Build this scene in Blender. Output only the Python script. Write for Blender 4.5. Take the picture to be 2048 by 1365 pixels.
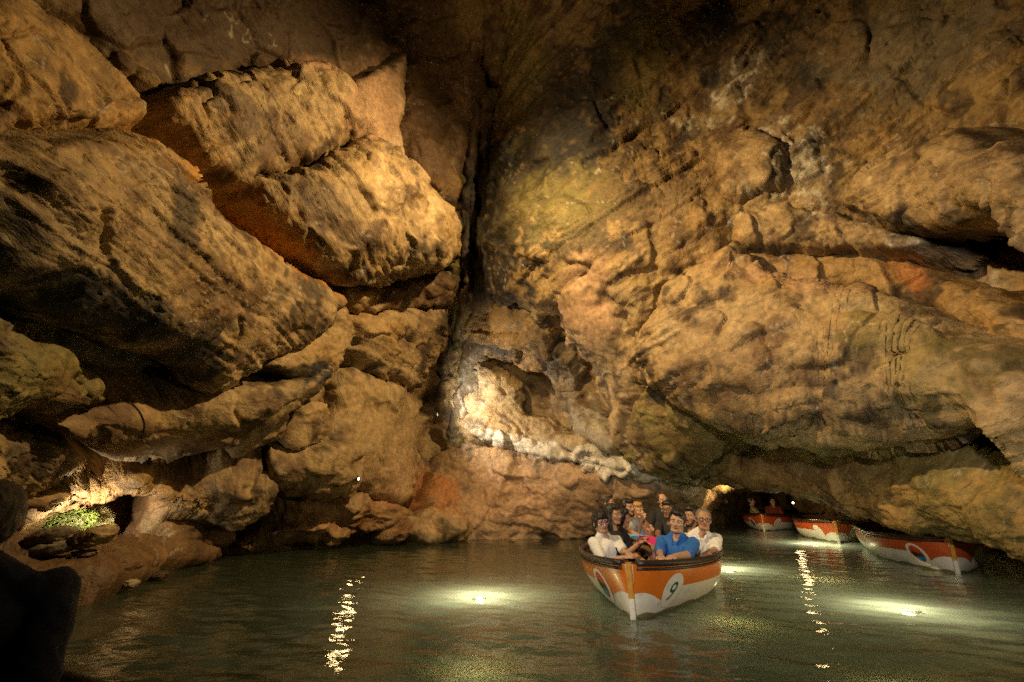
import bpy, bmesh, math, random
import numpy as np
from mathutils import Vector, Matrix

for o in list(bpy.data.objects):
    bpy.data.objects.remove(o, do_unlink=True)
SC = bpy.context.scene
COL = SC.collection

# ------------------------------------------------------------------ camera
PITCH = math.radians(18.4)
CAM = np.array([0.0, 0.0, 1.3])
cd = bpy.data.cameras.new('camera')
cam = bpy.data.objects.new('camera', cd)
COL.objects.link(cam)
cam.location = CAM
cam.rotation_euler = (math.pi / 2 + PITCH, 0, 0)
cd.sensor_width = 36.0
cd.lens = 16.0
cd.clip_start = 0.05
cd.clip_end = 400
cd.dof.use_dof = True
cd.dof.focus_distance = 7.5
cd.dof.aperture_fstop = 2.8
SC.camera = cam

# ------------------------------------------------------------------ world: underground, nearly no daylight
W = bpy.data.worlds.new('World')
SC.world = W
W.use_nodes = True
W.node_tree.nodes['Background'].inputs['Color'].default_value = (0.9, 0.75, 0.55, 1)
W.node_tree.nodes['Background'].inputs['Strength'].default_value = 0.005
SC.view_settings.view_transform = 'Standard'
SC.view_settings.look = 'None'
SC.view_settings.exposure = 0.0
SC.view_settings.gamma = 1.0
SC.cycles.use_denoising = False
SC.cycles.use_adaptive_sampling = True
SC.cycles.adaptive_threshold = 0.01
SC.cycles.max_bounces = 5
SC.cycles.diffuse_bounces = 1
SC.cycles.glossy_bounces = 3
SC.cycles.transparent_max_bounces = 6
SC.cycles.sample_clamp_indirect = 1.5
SC.cycles.sample_clamp_direct = 12.0
SC.cycles.caustics_reflective = False
SC.cycles.caustics_refractive = False

# ------------------------------------------------------------------ pixel <-> world helpers (photo measurements)
FPX = 910.0
CP, SP = math.cos(PITCH), math.sin(PITCH)

def ray(px, py):
    u = (np.asarray(px, float) - 1024.0) / FPX
    v = (682.5 - np.asarray(py, float)) / FPX
    return np.stack(np.broadcast_arrays(u, CP - v * SP, SP + v * CP), -1)

def at(px, py, Y):
    r = ray(px, py)
    return CAM + r * (np.asarray(Y, float) / r[..., 1])[..., None]

def onwater(px, py, z=0.0):
    r = ray(px, py)
    return CAM + r * ((z - CAM[2]) / r[..., 2])[..., None]

RIGHT = np.array([1.0, 0, 0]); UPI = np.array([0, -SP, CP]); FWD = np.array([0, CP, SP])

# ------------------------------------------------------------------ noise
def _hash(ix, iy, iz, seed):
    h = (ix.astype(np.uint32) * np.uint32(374761393) + iy.astype(np.uint32) * np.uint32(668265263)
         + iz.astype(np.uint32) * np.uint32(2147483647) + np.uint32((seed * 974634777 + 12345) & 0xffffffff))
    h = (h ^ (h >> np.uint32(13))) * np.uint32(1274126177)
    h = (h ^ (h >> np.uint32(16))) * np.uint32(2246822519)
    return h ^ (h >> np.uint32(13))

_G = np.random.RandomState(7).normal(size=(256, 3)).astype(np.float32)
_G /= np.linalg.norm(_G, axis=1)[:, None]

def perlin(p, seed=0):
    p = np.asarray(p, np.float32)
    i = np.floor(p).astype(np.int32)
    f = p - i
    w = f * f * f * (f * (f * 6 - 15) + 10)
    out = np.zeros(len(p), np.float32)
    for dx in (0, 1):
        wx = w[:, 0] if dx else 1 - w[:, 0]
        for dy in (0, 1):
            wy = w[:, 1] if dy else 1 - w[:, 1]
            for dz in (0, 1):
                wz = w[:, 2] if dz else 1 - w[:, 2]
                g = _G[_hash(i[:, 0] + dx, i[:, 1] + dy, i[:, 2] + dz, seed) & np.uint32(255)]
                out += wx * wy * wz * (g[:, 0] * (f[:, 0] - dx) + g[:, 1] * (f[:, 1] - dy) + g[:, 2] * (f[:, 2] - dz))
    return out * 1.5

def fbm(p, octv=4, seed=0, gain=0.5, lac=2.03):
    a, s, o = 1.0, 0.0, np.zeros(len(p), np.float32)
    q = np.asarray(p, np.float32)
    for k in range(octv):
        o += a * perlin(q, seed + k * 17)
        s += a
        a *= gain
        q = q * lac + 13.7
    return o / s

def ridged(p, octv=4, seed=0):
    a, s, o = 1.0, 0.0, np.zeros(len(p), np.float32)
    q = np.asarray(p, np.float32)
    for k in range(octv):
        o += a * (1 - np.abs(perlin(q, seed + k * 31)) * 1.6)
        s += a
        a *= 0.5
        q = q * 2.1 + 5.1
    return o / s

def voronoi(p, seed=0):
    """cell facet value (a random tilted plane per cell) and distance between the two nearest seeds"""
    p = np.asarray(p, np.float32)
    i = np.floor(p).astype(np.int32)
    d1 = np.full(len(p), 9, np.float32); d2 = d1.copy()
    fac = np.zeros(len(p), np.float32)
    for dx in (-1, 0, 1):
        for dy in (-1, 0, 1):
            for dz in (-1, 0, 1):
                c = i + np.array([dx, dy, dz], np.int32)
                h = _hash(c[:, 0], c[:, 1], c[:, 2], seed)
                off = np.stack([(h & np.uint32(1023)), (h >> np.uint32(10)) & np.uint32(1023), (h >> np.uint32(20)) & np.uint32(1023)], -1).astype(np.float32) / 1023
                v = p - (c + off)
                d = (v * v).sum(1)
                g = _G[(h >> np.uint32(7)) & np.uint32(255)]
                fv = (v * g).sum(1) + g[:, 0] * 0.35
                new = d < d1
                d2 = np.where(new, d1, np.minimum(d2, d))
                fac = np.where(new, fv, fac)
                d1 = np.where(new, d, d1)
    return fac, np.sqrt(d2) - np.sqrt(d1)

def sstep(a, b, x):
    t = np.clip((x - a) / (b - a), 0, 1)
    return t * t * (3 - 2 * t)

# ------------------------------------------------------------------ scene helpers
def tag(o, label=None, cat=None, group=None, kind=None):
    for k, v in (('label', label), ('category', cat), ('group', group), ('kind', kind)):
        if v:
            o[k] = v
    return o

def link(name, me, mat=None, parent=None):
    o = bpy.data.objects.new(name, me)
    COL.objects.link(o)
    if mat is not None and me is not None:
        me.materials.clear()
        me.materials.append(mat)
    if parent is not None:
        o.parent = parent
    return o

def empty(name, loc=(0, 0, 0), rz=0.0, parent=None):
    o = bpy.data.objects.new(name, None)
    COL.objects.link(o)
    o.empty_display_size = 0.2
    o.location = loc
    o.rotation_euler = (0, 0, rz)
    if parent is not None:
        o.parent = parent
    return o

def mesh_np(name, V, F, col=None, smooth=True):
    V = np.ascontiguousarray(V, np.float32)
    F = np.ascontiguousarray(F, np.int32)
    me = bpy.data.meshes.new(name)
    k = F.shape[1]
    me.vertices.add(len(V)); me.vertices.foreach_set('co', V.ravel())
    me.loops.add(F.size); me.loops.foreach_set('vertex_index', F.ravel())
    me.polygons.add(len(F))
    me.polygons.foreach_set('loop_start', np.arange(0, F.size, k, dtype=np.int32))
    me.polygons.foreach_set('use_smooth', np.full(len(F), smooth))
    me.update(calc_edges=True)
    me.validate()
    if col is not None:
        a = me.color_attributes.new('Col', 'FLOAT_COLOR', 'POINT')
        c4 = np.ones((len(V), 4), np.float32); c4[:, :3] = col
        a.data.foreach_set('color', c4.ravel())
    return me

def grid_faces(nr, nc, mask=None):
    idx = np.arange(nr * nc).reshape(nr, nc)
    f = np.stack([idx[:-1, :-1], idx[1:, :-1], idx[1:, 1:], idx[:-1, 1:]], -1).reshape(-1, 4)
    if mask is not None:
        m = mask.reshape(nr, nc)
        k = (m[:-1, :-1] & m[1:, :-1] & m[1:, 1:] & m[:-1, 1:]).ravel()
        f = f[k]
    return f

def compact(V, F, *attrs):
    u, inv = np.unique(F, return_inverse=True)
    return (V[u], inv.reshape(F.shape)) + tuple(a[u] for a in attrs)

# ------------------------------------------------------------------ materials
def mat(name, color=(0.5, 0.5, 0.5), rough=0.6, metal=0.0, spec=0.5, noise=0.0, nscale=8.0, bump=0.0, bscale=60.0, emis=None, estr=0.0, coat=0.0, wear=None):
    m = bpy.data.materials.new(name)
    m.use_nodes = True
    nt = m.node_tree
    b = nt.nodes['Principled BSDF']
    b.inputs['Base Color'].default_value = (*color, 1)
    b.inputs['Roughness'].default_value = rough
    b.inputs['Metallic'].default_value = metal
    b.inputs['Specular IOR Level'].default_value = spec
    b.inputs['Coat Weight'].default_value = coat
    tc = nt.nodes.new('ShaderNodeTexCoord')
    if noise > 0:
        n = nt.nodes.new('ShaderNodeTexNoise'); n.inputs['Scale'].default_value = nscale; n.inputs['Detail'].default_value = 6
        nt.links.new(tc.outputs['Object'], n.inputs['Vector'])
        mx = nt.nodes.new('ShaderNodeMix'); mx.data_type = 'RGBA'
        mx.inputs[6].default_value = (*[c * (1 - noise) for c in color], 1)
        mx.inputs[7].default_value = (*[min(1, c * (1 + noise * 0.7)) for c in color], 1)
        nt.links.new(n.outputs['Fac'], mx.inputs[0])
        nt.links.new(mx.outputs[2], b.inputs['Base Color'])
    if wear:
        src = b.inputs['Base Color'].links[0].from_socket
        w1 = nt.nodes.new('ShaderNodeTexNoise'); w1.inputs['Scale'].default_value = 7; w1.inputs['Detail'].default_value = 8; w1.inputs['Roughness'].default_value = 0.75
        nt.links.new(tc.outputs['Object'], w1.inputs['Vector'])
        wm = nt.nodes.new('ShaderNodeMapRange'); wm.inputs[1].default_value = 0.60; wm.inputs[2].default_value = 0.68; wm.inputs[4].default_value = 0.75
        nt.links.new(w1.outputs['Fac'], wm.inputs[0])
        wx = nt.nodes.new('ShaderNodeMix'); wx.data_type = 'RGBA'; wx.inputs[7].default_value = (*wear, 1)
        nt.links.new(wm.outputs[0], wx.inputs[0]); nt.links.new(src, wx.inputs[6]); nt.links.new(wx.outputs[2], b.inputs['Base Color'])
    if bump > 0:
        n2 = nt.nodes.new('ShaderNodeTexNoise'); n2.inputs['Scale'].default_value = bscale; n2.inputs['Detail'].default_value = 4
        nt.links.new(tc.outputs['Object'], n2.inputs['Vector'])
        bp = nt.nodes.new('ShaderNodeBump'); bp.inputs['Strength'].default_value = bump; bp.inputs['Distance'].default_value = 0.005
        nt.links.new(n2.outputs['Fac'], bp.inputs['Height'])
        nt.links.new(bp.outputs['Normal'], b.inputs['Normal'])
    if emis:
        b.inputs['Emission Color'].default_value = (*emis, 1)
        b.inputs['Emission Strength'].default_value = estr
    return m

def rock_material():
    m = bpy.data.materials.new('cave_rock')
    m.use_nodes = True
    nt = m.node_tree; N = nt.nodes; L = nt.links
    b = N['Principled BSDF']
    at_ = N.new('ShaderNodeAttribute'); at_.attribute_name = 'Col'
    tc = N.new('ShaderNodeTexCoord')
    n1 = N.new('ShaderNodeTexNoise'); n1.inputs['Scale'].default_value = 9; n1.inputs['Detail'].default_value = 4; n1.inputs['Roughness'].default_value = 0.68
    L.new(tc.outputs['Object'], n1.inputs['Vector'])
    mr = N.new('ShaderNodeMapRange'); mr.inputs[1].default_value = 0.25; mr.inputs[2].default_value = 0.75; mr.inputs[3].default_value = 0.55; mr.inputs[4].default_value = 1.4
    L.new(n1.outputs['Fac'], mr.inputs[0])
    mul = N.new('ShaderNodeMix'); mul.data_type = 'RGBA'; mul.blend_type = 'MULTIPLY'; mul.inputs[0].default_value = 1
    L.new(at_.outputs['Color'], mul.inputs[6]); L.new(mr.outputs[0], mul.inputs[7])
    L.new(mul.outputs[2], b.inputs['Base Color'])
    # fine grain and lamination, stretched along the bedding
    bd = N.new('ShaderNodeAttribute'); bd.attribute_name = 'Bed'
    n2 = N.new('ShaderNodeTexNoise'); n2.inputs['Scale'].default_value = 1; n2.inputs['Detail'].default_value = 4; n2.inputs['Roughness'].default_value = 0.7
    L.new(bd.outputs['Vector'], n2.inputs['Vector'])
    bp = N.new('ShaderNodeBump'); bp.inputs['Strength'].default_value = 0.7; bp.inputs['Distance'].default_value = 0.05
    L.new(n2.outputs['Fac'], bp.inputs['Height'])
    L.new(bp.outputs['Normal'], b.inputs['Normal'])
    b.inputs['Roughness'].default_value = 0.62
    b.inputs['Specular IOR Level'].default_value = 0.35
    return m
MROCK = rock_material()
# ------------------------------------------------------------------ depth of the chamber (world Y) measured at points of the photo
CTRL = [(-500,-400,3),(-500,300,3.2),(-500,700,3.4),(-500,1150,4.5),
(0,0,4.6),(0,300,4.9),(0,600,5.2),(0,850,5.8),(0,1000,7.2),(0,1150,6.8),(140,1045,8.9),
(200,1190,6.9),(260,1020,9.4),(250,600,6.6),(250,250,6.3),(250,0,6.0),
(470,1110,11.4),(480,900,10),(480,600,8.6),(480,250,8),(480,0,7.2),
(680,1095,12.7),(700,900,11.8),(680,600,10.6),(700,400,9.8),(700,150,9.3),(700,-100,8.2),
(830,1085,13.8),(830,900,15.2),(830,700,14.0),(850,450,11.5),(830,200,11),
(900,1080,14.6),(890,900,15.9),(890,700,15.6),(920,450,13.2),(950,200,11.9),(980,0,10.3),(980,-300,8),
(1000,1076,15),(1000,900,15.2),(1000,750,14.6),(1050,500,11.8),(1080,250,10.9),(1120,0,9.6),
(1180,1073,15.5),(1200,900,13.8),(1200,700,12.4),(1192,772,14.6),(1095,795,15.6),(1130,880,14.4),(1250,550,10.9),(1300,250,10.4),(1350,0,9),
(1400,1060,19),(1440,950,14),(1400,850,10.8),(1450,650,10.1),(1500,400,9.6),(1550,150,8.8),(1550,-100,7.8),
(1600,1050,22),(1480,992,22),(1545,990,23),(1600,930,11.4),(1650,800,9.2),(1700,600,8.8),(1700,350,8.4),(1750,100,7.5),
(1850,1090,15),(1850,950,9.8),(1900,800,7.8),(1900,600,7.6),(1900,350,7.2),(1950,50,6.5),
(2048,1150,10.5),(2048,1000,8.6),(2048,800,6.8),(2048,500,6.4),(2048,200,6),
(2500,1200,6),(2500,800,4.5),(2500,300,4.2),(2500,-400,4),
(-100,-500,4),(500,-500,5.5),(1500,-500,5.5),(2000,-500,5)]

def _tps(ctrl):
    c = np.array(ctrl, float); xy = c[:, :2] / 1000; n = len(c)
    def phi(r2):
        return 0.5 * r2 * np.log(r2 + 1e-9)
    K = phi(((xy[:, None] - xy[None]) ** 2).sum(-1)) + np.eye(n) * 0.002
    P = np.concatenate([np.ones((n, 1)), xy], 1)
    A = np.zeros((n + 3, n + 3)); A[:n, :n] = K; A[:n, n:] = P; A[n:, :n] = P.T
    w = np.linalg.solve(A, np.concatenate([np.log(c[:, 2]), np.zeros(3)]))
    def ev(px, py):
        q = np.stack([px, py], -1) / 1000
        r = phi(((q[:, None] - xy[None]) ** 2).sum(-1))
        return np.exp(r @ w[:n] + w[n] + q @ w[n + 1:])
    return ev
_ev = _tps(CTRL)
GX = np.arange(-720, 2780, 20.0); GY = np.arange(-720, 1420, 20.0)
_gx, _gy = np.meshgrid(GX, GY)
_GD = _ev(_gx.ravel(), _gy.ravel()).reshape(_gx.shape)

def depthY(px, py):
    fx = np.clip((np.asarray(px, float) - GX[0]) / 20, 0, len(GX) - 1.001); fy = np.clip((np.asarray(py, float) - GY[0]) / 20, 0, len(GY) - 1.001)
    ix = fx.astype(int); iy = fy.astype(int); a = fx - ix; b = fy - iy
    return (_GD[iy, ix] * (1 - a) + _GD[iy, ix + 1] * a) * (1 - b) + (_GD[iy + 1, ix] * (1 - a) + _GD[iy + 1, ix + 1] * a) * b

# ------------------------------------------------------------------ rock colours: placed mineral stains, with some light and shade put into colour
TAN = (0.36, 0.245, 0.122); OCH = (0.34, 0.205, 0.075); BRN = (0.13, 0.072, 0.034); GRY = (0.26, 0.215, 0.15)
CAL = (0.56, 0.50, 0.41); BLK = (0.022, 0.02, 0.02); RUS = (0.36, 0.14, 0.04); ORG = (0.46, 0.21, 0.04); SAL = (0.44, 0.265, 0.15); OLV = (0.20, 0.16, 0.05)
# cx, cy, rx, ry, angle, colour, strength
STAINS_AND_SHADING = [
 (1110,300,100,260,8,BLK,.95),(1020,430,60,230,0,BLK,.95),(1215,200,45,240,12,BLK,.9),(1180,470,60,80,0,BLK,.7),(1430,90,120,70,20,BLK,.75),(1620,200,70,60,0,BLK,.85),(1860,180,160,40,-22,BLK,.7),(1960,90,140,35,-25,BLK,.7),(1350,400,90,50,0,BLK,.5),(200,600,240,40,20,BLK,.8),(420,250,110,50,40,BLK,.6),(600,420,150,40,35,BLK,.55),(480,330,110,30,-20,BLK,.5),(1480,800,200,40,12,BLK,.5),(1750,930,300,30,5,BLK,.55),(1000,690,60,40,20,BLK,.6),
 (1250,150,330,230,10,BRN,.55),(1700,150,320,170,-15,BRN,.5),(1300,420,160,110,0,BRN,.4),(1150,330,200,260,0,BLK,.5),(1560,130,220,110,-10,BLK,.42),(1750,250,160,60,-15,BLK,.4),(1900,480,200,40,15,BLK,.8),(1640,330,40,60,30,BLK,.6),  # black ellipse under the long lens boulder paints the dark of its recess
 (520,300,140,60,30,BRN,.6),(620,450,180,70,30,BRN,.35),(330,560,260,60,25,BRN,.45),(1500,760,180,60,10,BRN,.4),(1800,800,200,50,5,BLK,.4),(1700,780,30,24,0,BLK,.8),(480,860,140,40,-15,BRN,.5),(60,880,120,60,10,BLK,.6),(420,950,80,30,0,BRN,.5),  # small black ellipse on the right bulge paints a dark hole
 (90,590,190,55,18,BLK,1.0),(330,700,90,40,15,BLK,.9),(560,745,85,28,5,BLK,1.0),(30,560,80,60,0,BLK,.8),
 (130,800,200,60,15,BRN,.7),(455,430,270,30,36,ORG,.95),(700,200,60,100,0,SAL,.6),(160,110,200,70,35,OCH,.8),(330,270,90,60,30,OCH,.7),  # orange band follows the upper edge of the huge left bulge
 (330,60,330,110,0,(.07,.042,.022),.95),(600,50,300,100,0,(.08,.046,.024),.9),(760,210,60,110,0,SAL,.9),(600,140,80,25,0,SAL,.8),  # dark brown ellipses put the ceiling's shade into the colour
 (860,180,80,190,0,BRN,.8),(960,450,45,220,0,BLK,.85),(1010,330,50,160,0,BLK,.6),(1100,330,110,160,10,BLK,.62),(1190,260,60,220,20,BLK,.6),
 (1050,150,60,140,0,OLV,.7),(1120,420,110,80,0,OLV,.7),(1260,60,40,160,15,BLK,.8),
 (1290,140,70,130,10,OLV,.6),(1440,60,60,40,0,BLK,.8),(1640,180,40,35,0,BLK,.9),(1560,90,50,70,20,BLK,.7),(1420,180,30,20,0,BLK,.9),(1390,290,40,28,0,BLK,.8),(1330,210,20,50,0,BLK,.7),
 (1480,200,40,110,35,CAL,.75),(1600,340,60,110,-30,CAL,.8),(1400,270,70,18,0,CAL,.8),(1540,400,80,25,10,CAL,.8),(1900,520,170,25,22,CAL,.7),(1750,450,40,14,20,CAL,.8),
 (1470,455,20,14,0,CAL,.9),(1860,100,220,130,-20,GRY,.6),
 (1830,555,60,35,15,RUS,.9),(1560,605,50,35,0,OCH,.9),(1690,560,120,40,0,OCH,.8),(1600,590,200,35,12,SAL,.6),
 (1200,630,45,50,-50,SAL,.8),(1180,560,50,60,0,SAL,.6),(1190,1000,240,75,5,SAL,.8),(1000,1000,130,70,0,SAL,.8),(870,985,60,45,30,RUS,.9),(760,960,70,60,30,SAL,.7),
 (1000,880,60,16,15,CAL,1.0),(1200,925,220,18,14,CAL,1.0),(1060,890,120,16,14,CAL,1.0),(950,800,50,90,0,CAL,.35),(1030,590,70,90,20,BLK,.6),(1090,680,30,60,-30,BLK,.7),  # CAL ellipse beside the slot paints the lamp's pale pool on the wall
 (750,860,90,100,0,TAN,.6),(700,1040,200,50,0,RUS,.35),(150,1120,200,90,0,BRN,.8),(250,1000,90,80,0,RUS,.4),(330,1100,150,50,0,BRN,.6),
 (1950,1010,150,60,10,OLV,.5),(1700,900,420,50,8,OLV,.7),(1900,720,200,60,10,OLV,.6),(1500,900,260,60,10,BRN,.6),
 (720,640,60,60,0,OCH,.5),(1130,790,60,40,0,BRN,.6),(90,730,120,50,15,OLV,.5),(930,230,40,90,0,SAL,.5),(940,40,50,70,0,OCH,.7),(1000,650,80,40,15,OCH,.6),
]

def rock_color(P, px, py, base, seed):
    a = fbm(P * 0.55, 4, seed + 3); b = fbm(P * 1.9, 4, seed + 11); c = fbm(P * 5.0, 3, seed + 23)
    col = np.empty((len(P), 3), np.float32); col[:] = base
    def mixc(t, cc):
        nonlocal col
        t = np.clip(t, 0, 1)[:, None]
        col = col * (1 - t) + np.array(cc, np.float32) * t
    mixc(sstep(0.0, 0.4, a) * 0.6, OCH)
    mixc(sstep(0.05, 0.5, -a) * 0.45, GRY)
    mixc(sstep(-0.02, 0.34, b) * 0.82, BRN)
    e = fbm(P * np.array([1.6, 1.6, 0.8], np.float32) + 31, 4, seed + 91)
    mixc(sstep(0.06, 0.34, e + 0.4 * c) * 0.88, (0.045, 0.029, 0.017))
    mixc(sstep(0.2, 0.45, -e + 0.3 * c) * 0.35, (0.5, 0.39, 0.22))
    wob = b * 0.75 + c * 0.45
    rv = sstep(0.56, 0.86, ridged(P * 2.4, 3, seed + 7)) * 0.85 + 0.15
    for (cx, cy, rx, ry, an, cc, st) in STAINS_AND_SHADING:
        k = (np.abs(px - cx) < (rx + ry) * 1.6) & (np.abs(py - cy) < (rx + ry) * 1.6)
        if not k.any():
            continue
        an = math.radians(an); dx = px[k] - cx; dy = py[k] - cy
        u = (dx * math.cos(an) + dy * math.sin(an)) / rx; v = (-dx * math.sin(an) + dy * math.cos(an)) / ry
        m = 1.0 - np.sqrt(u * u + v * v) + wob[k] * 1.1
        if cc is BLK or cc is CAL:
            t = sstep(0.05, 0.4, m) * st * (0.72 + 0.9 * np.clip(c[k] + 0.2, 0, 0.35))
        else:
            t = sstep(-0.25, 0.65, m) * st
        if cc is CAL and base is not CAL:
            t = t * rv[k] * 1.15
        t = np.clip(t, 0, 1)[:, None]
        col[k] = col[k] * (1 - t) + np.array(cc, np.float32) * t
    # fine calcite veins
    vn = np.abs(fbm(P * 1.3 + 40, 3, seed + 51))
    mixc(sstep(0.02, 0.0, vn) * sstep(0.05, 0.3, a + b) * 0.5, CAL)
    return np.clip(col * (1 + 0.35 * c)[:, None], 0.008, 0.9)

def bed_dir(ang):
    th = math.radians(ang)
    bd = (RIGHT * math.sin(th) + UPI * math.cos(th) + 0.35 * FWD).astype(np.float32)
    return bd / np.linalg.norm(bd)

def relief(P, ang, spacing, rough, seed, strata=1.0, facet=1.0, crack=1.0):
    """displacement along the normal, metres"""
    bd = bed_dir(ang)
    wv = fbm(P * 0.8, 3, seed)
    d = 0.16 * wv + 0.06 * fbm(P * 1.7, 3, seed + 5)
    zone = sstep(-0.22, 0.25, fbm(P * 0.55 + 9, 3, seed + 71))
    # bedding: layers that stand out unevenly
    q = (P @ bd) / spacing + wv * 0.9 + 0.14 * fbm(P * 2.2, 2, seed + 8)
    def layer(q):
        k = np.floor(q); fr = q - k
        def hh(k):
            k = k.astype(np.int32)
            return (_hash(k, k * 7, k * 3, seed) & np.uint32(255)).astype(np.float32) / 255
        h0 = hh(k)
        return h0 + (hh(k + 1) - h0) * sstep(0.76, 1.0, fr) - 0.5
    d += strata * (0.4 + 0.6 * zone) * 0.42 * spacing * layer(q)
    q2 = q * (spacing / 0.06) * 0.8 + fbm(P * 4, 2, seed + 88) * 0.45
    d += strata * (0.4 + zone) * 0.036 * layer(q2)
    # broken facets in three sizes, flattened along the bedding
    wp = P + 0.14 * np.stack([perlin(P * 2.5, seed + 41), perlin(P * 2.5 + 7, seed + 42), perlin(P * 2.5 + 19, seed + 43)], -1)
    sq = wp + 0.9 * (P @ bd)[:, None] * bd
    f1, e1 = voronoi(wp * 0.95, seed + 1)
    f2, e2 = voronoi(sq * 3.6, seed + 2)
    f3, e3 = voronoi(sq * 9.0, seed + 3)
    d += facet * (0.22 * f1 * sstep(0.0, 0.12, e1) + 0.022 * f2 * sstep(0.0, 0.16, e2) * (0.25 + zone) + 0.012 * f3 * sstep(0.0, 0.2, e3) * (0.15 + zone))
    cm = sstep(0.0, 0.3, fbm(P * 0.7 + 3, 2, seed + 61))
    d -= crack * (0.06 * sstep(0.07, 0.0, e1) * cm + 0.035 * sstep(0.07, 0.0, e2) * zone + 0.012 * sstep(0.1, 0.0, e3) * zone)
    d += 0.024 * (ridged((P + 0.8 * (P @ bd)[:, None] * bd) * 2.6, 4, seed + 6) - 0.6) * (0.3 + zone) + 0.014 * fbm(P * 10, 3, seed + 9)
    rc = ridged(P * 1.5 + 2 * bd, 2, seed + 15)
    d -= crack * 0.07 * sstep(0.93, 1.0, rc)
    rc2 = ridged(P * 3.7 + 5, 2, seed + 25)
    d -= crack * 0.03 * sstep(0.9, 1.0, rc2) * zone
    return d * rough

def bed_attr(me, V, ang):
    bd = bed_dir(ang)
    q = V @ bd + 0.10 * fbm(V * 0.8, 2, 5)
    u = np.stack([V[:, 0] * 9 + V[:, 2] * 2, V[:, 1] * 9 + V[:, 2] * 5, q * 14], -1)
    a = me.attributes.new('Bed', 'FLOAT_VECTOR', 'POINT')
    a.data.foreach_set('vector', np.ascontiguousarray(u, np.float32).ravel())

def catmull(pts, n=8):
    p = np.array(pts, float); N = len(p); out = []
    for i in range(N):
        p0, p1, p2, p3 = p[i - 1], p[i], p[(i + 1) % N], p[(i + 2) % N]
        for k in range(n):
            t = k / n
            out.append(0.5 * ((2 * p1) + (-p0 + p2) * t + (2 * p0 - 5 * p1 + 4 * p2 - p3) * t * t + (-p0 + 3 * p1 - 3 * p2 + p3) * t ** 3))
    return np.array(out)

def sdist(poly, x, y):
    a = poly; b = np.roll(poly, -1, 0)
    best = np.full(len(x), 1e9); ins = np.zeros(len(x), bool)
    for (x0, y0), (x1, y1) in zip(a, b):
        dx, dy = x1 - x0, y1 - y0
        t = np.clip(((x - x0) * dx + (y - y0) * dy) / (dx * dx + dy * dy + 1e-9), 0, 1)
        best = np.minimum(best, (x - x0 - t * dx) ** 2 + (y - y0 - t * dy) ** 2)
        c = (y0 > y) != (y1 > y)
        with np.errstate(divide='ignore', invalid='ignore'):
            ins ^= c & (x < (x1 - x0) * (y - y0) / (y1 - y0 + 1e-12) + x0)
    d = np.sqrt(best)
    return np.where(ins, d, -d)

def gnormals(P):
    du = np.gradient(P, axis=1); dv = np.gradient(P, axis=0)
    n = np.cross(du, dv)
    n /= np.linalg.norm(n, axis=-1, keepdims=True) + 1e-12
    s = np.sign(((CAM - P) * n).sum(-1, keepdims=True)); s[s == 0] = 1
    return n * s

STEP = 2.9
_seed = [100]

def rock(name, pts, parent, off=0.3, bulge=0.4, edge=60, ang=0, spacing=0.3, rough=1.0, base=TAN, tilt=(0, 0), depth=None, back=1.2, margin=16,
         strata=1.0, facet=1.0, crack=1.0, step=None, label=None, seed=None, edgenoise=9.0, smooth_outline=True, ctrl=None):
    """one mass of rock: outline measured in the photo, set at its own distance, swelling out of the wall and running back into it"""
    st = step or STEP
    _seed[0] += 7
    seed = seed or _seed[0]
    poly = catmull(pts) if smooth_outline else np.array(pts, float)
    x0, y0 = poly.min(0) - margin - 10; x1, y1 = poly.max(0) + margin + 10
    xs = np.arange(x0, x1, st); ys = np.arange(y0, y1, st)
    X, Yp = np.meshgrid(xs, ys); shp = X.shape
    cx, cy = poly.mean(0)
    if ctrl is not None:
        D = _tps(ctrl)(X.ravel(), Yp.ravel()).reshape(shp)
    elif depth is None:
        # the mean trend of the wall behind, plus this rock's own tilt
        D = depthY(X, Yp)
    else:
        D = np.full(shp, float(depth))
    D = D - off + tilt[0] * (X - cx) / 100 + tilt[1] * (Yp - cy) / 100
    B = at(X, Yp, D)
    n0 = gnormals(B)
    nz = fbm(B.reshape(-1, 3) * 1.6, 4, seed + 77).reshape(shp)
    sd = sdist(poly, X.ravel(), Yp.ravel()).reshape(shp) + nz * edgenoise * 2
    t = np.clip(sd / edge, 0, 1)
    h = bulge * np.clip(1 - (1 - t) ** 2.5, 0, 1) ** (1 / 2.2)
    o = np.clip(-sd / margin, 0, 1)
    h = h - back * o ** 1.5
    P = B + n0 * h[..., None]
    n1 = gnormals(P)
    flat = P.reshape(-1, 3).astype(np.float32)
    keep = (sd > -margin).ravel()
    dsp = np.zeros(len(flat), np.float32)
    dsp[keep] = relief(flat[keep], ang, spacing, rough, seed, strata, facet, crack)
    nn = (n1 * 0.6 + n0 * 0.4).reshape(-1, 3)
    V = flat + nn * dsp[:, None]
    F = grid_faces(*shp, mask=keep)
    V, F, px, py = compact(V, F, X.ravel(), Yp.ravel())
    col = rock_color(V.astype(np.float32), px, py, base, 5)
    me = mesh_np(name, V, F, col)
    bed_attr(me, V, ang)
    ob = link(name, me, MROCK, parent)
    if label:
        ob['label'] = label
    return ob

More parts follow.
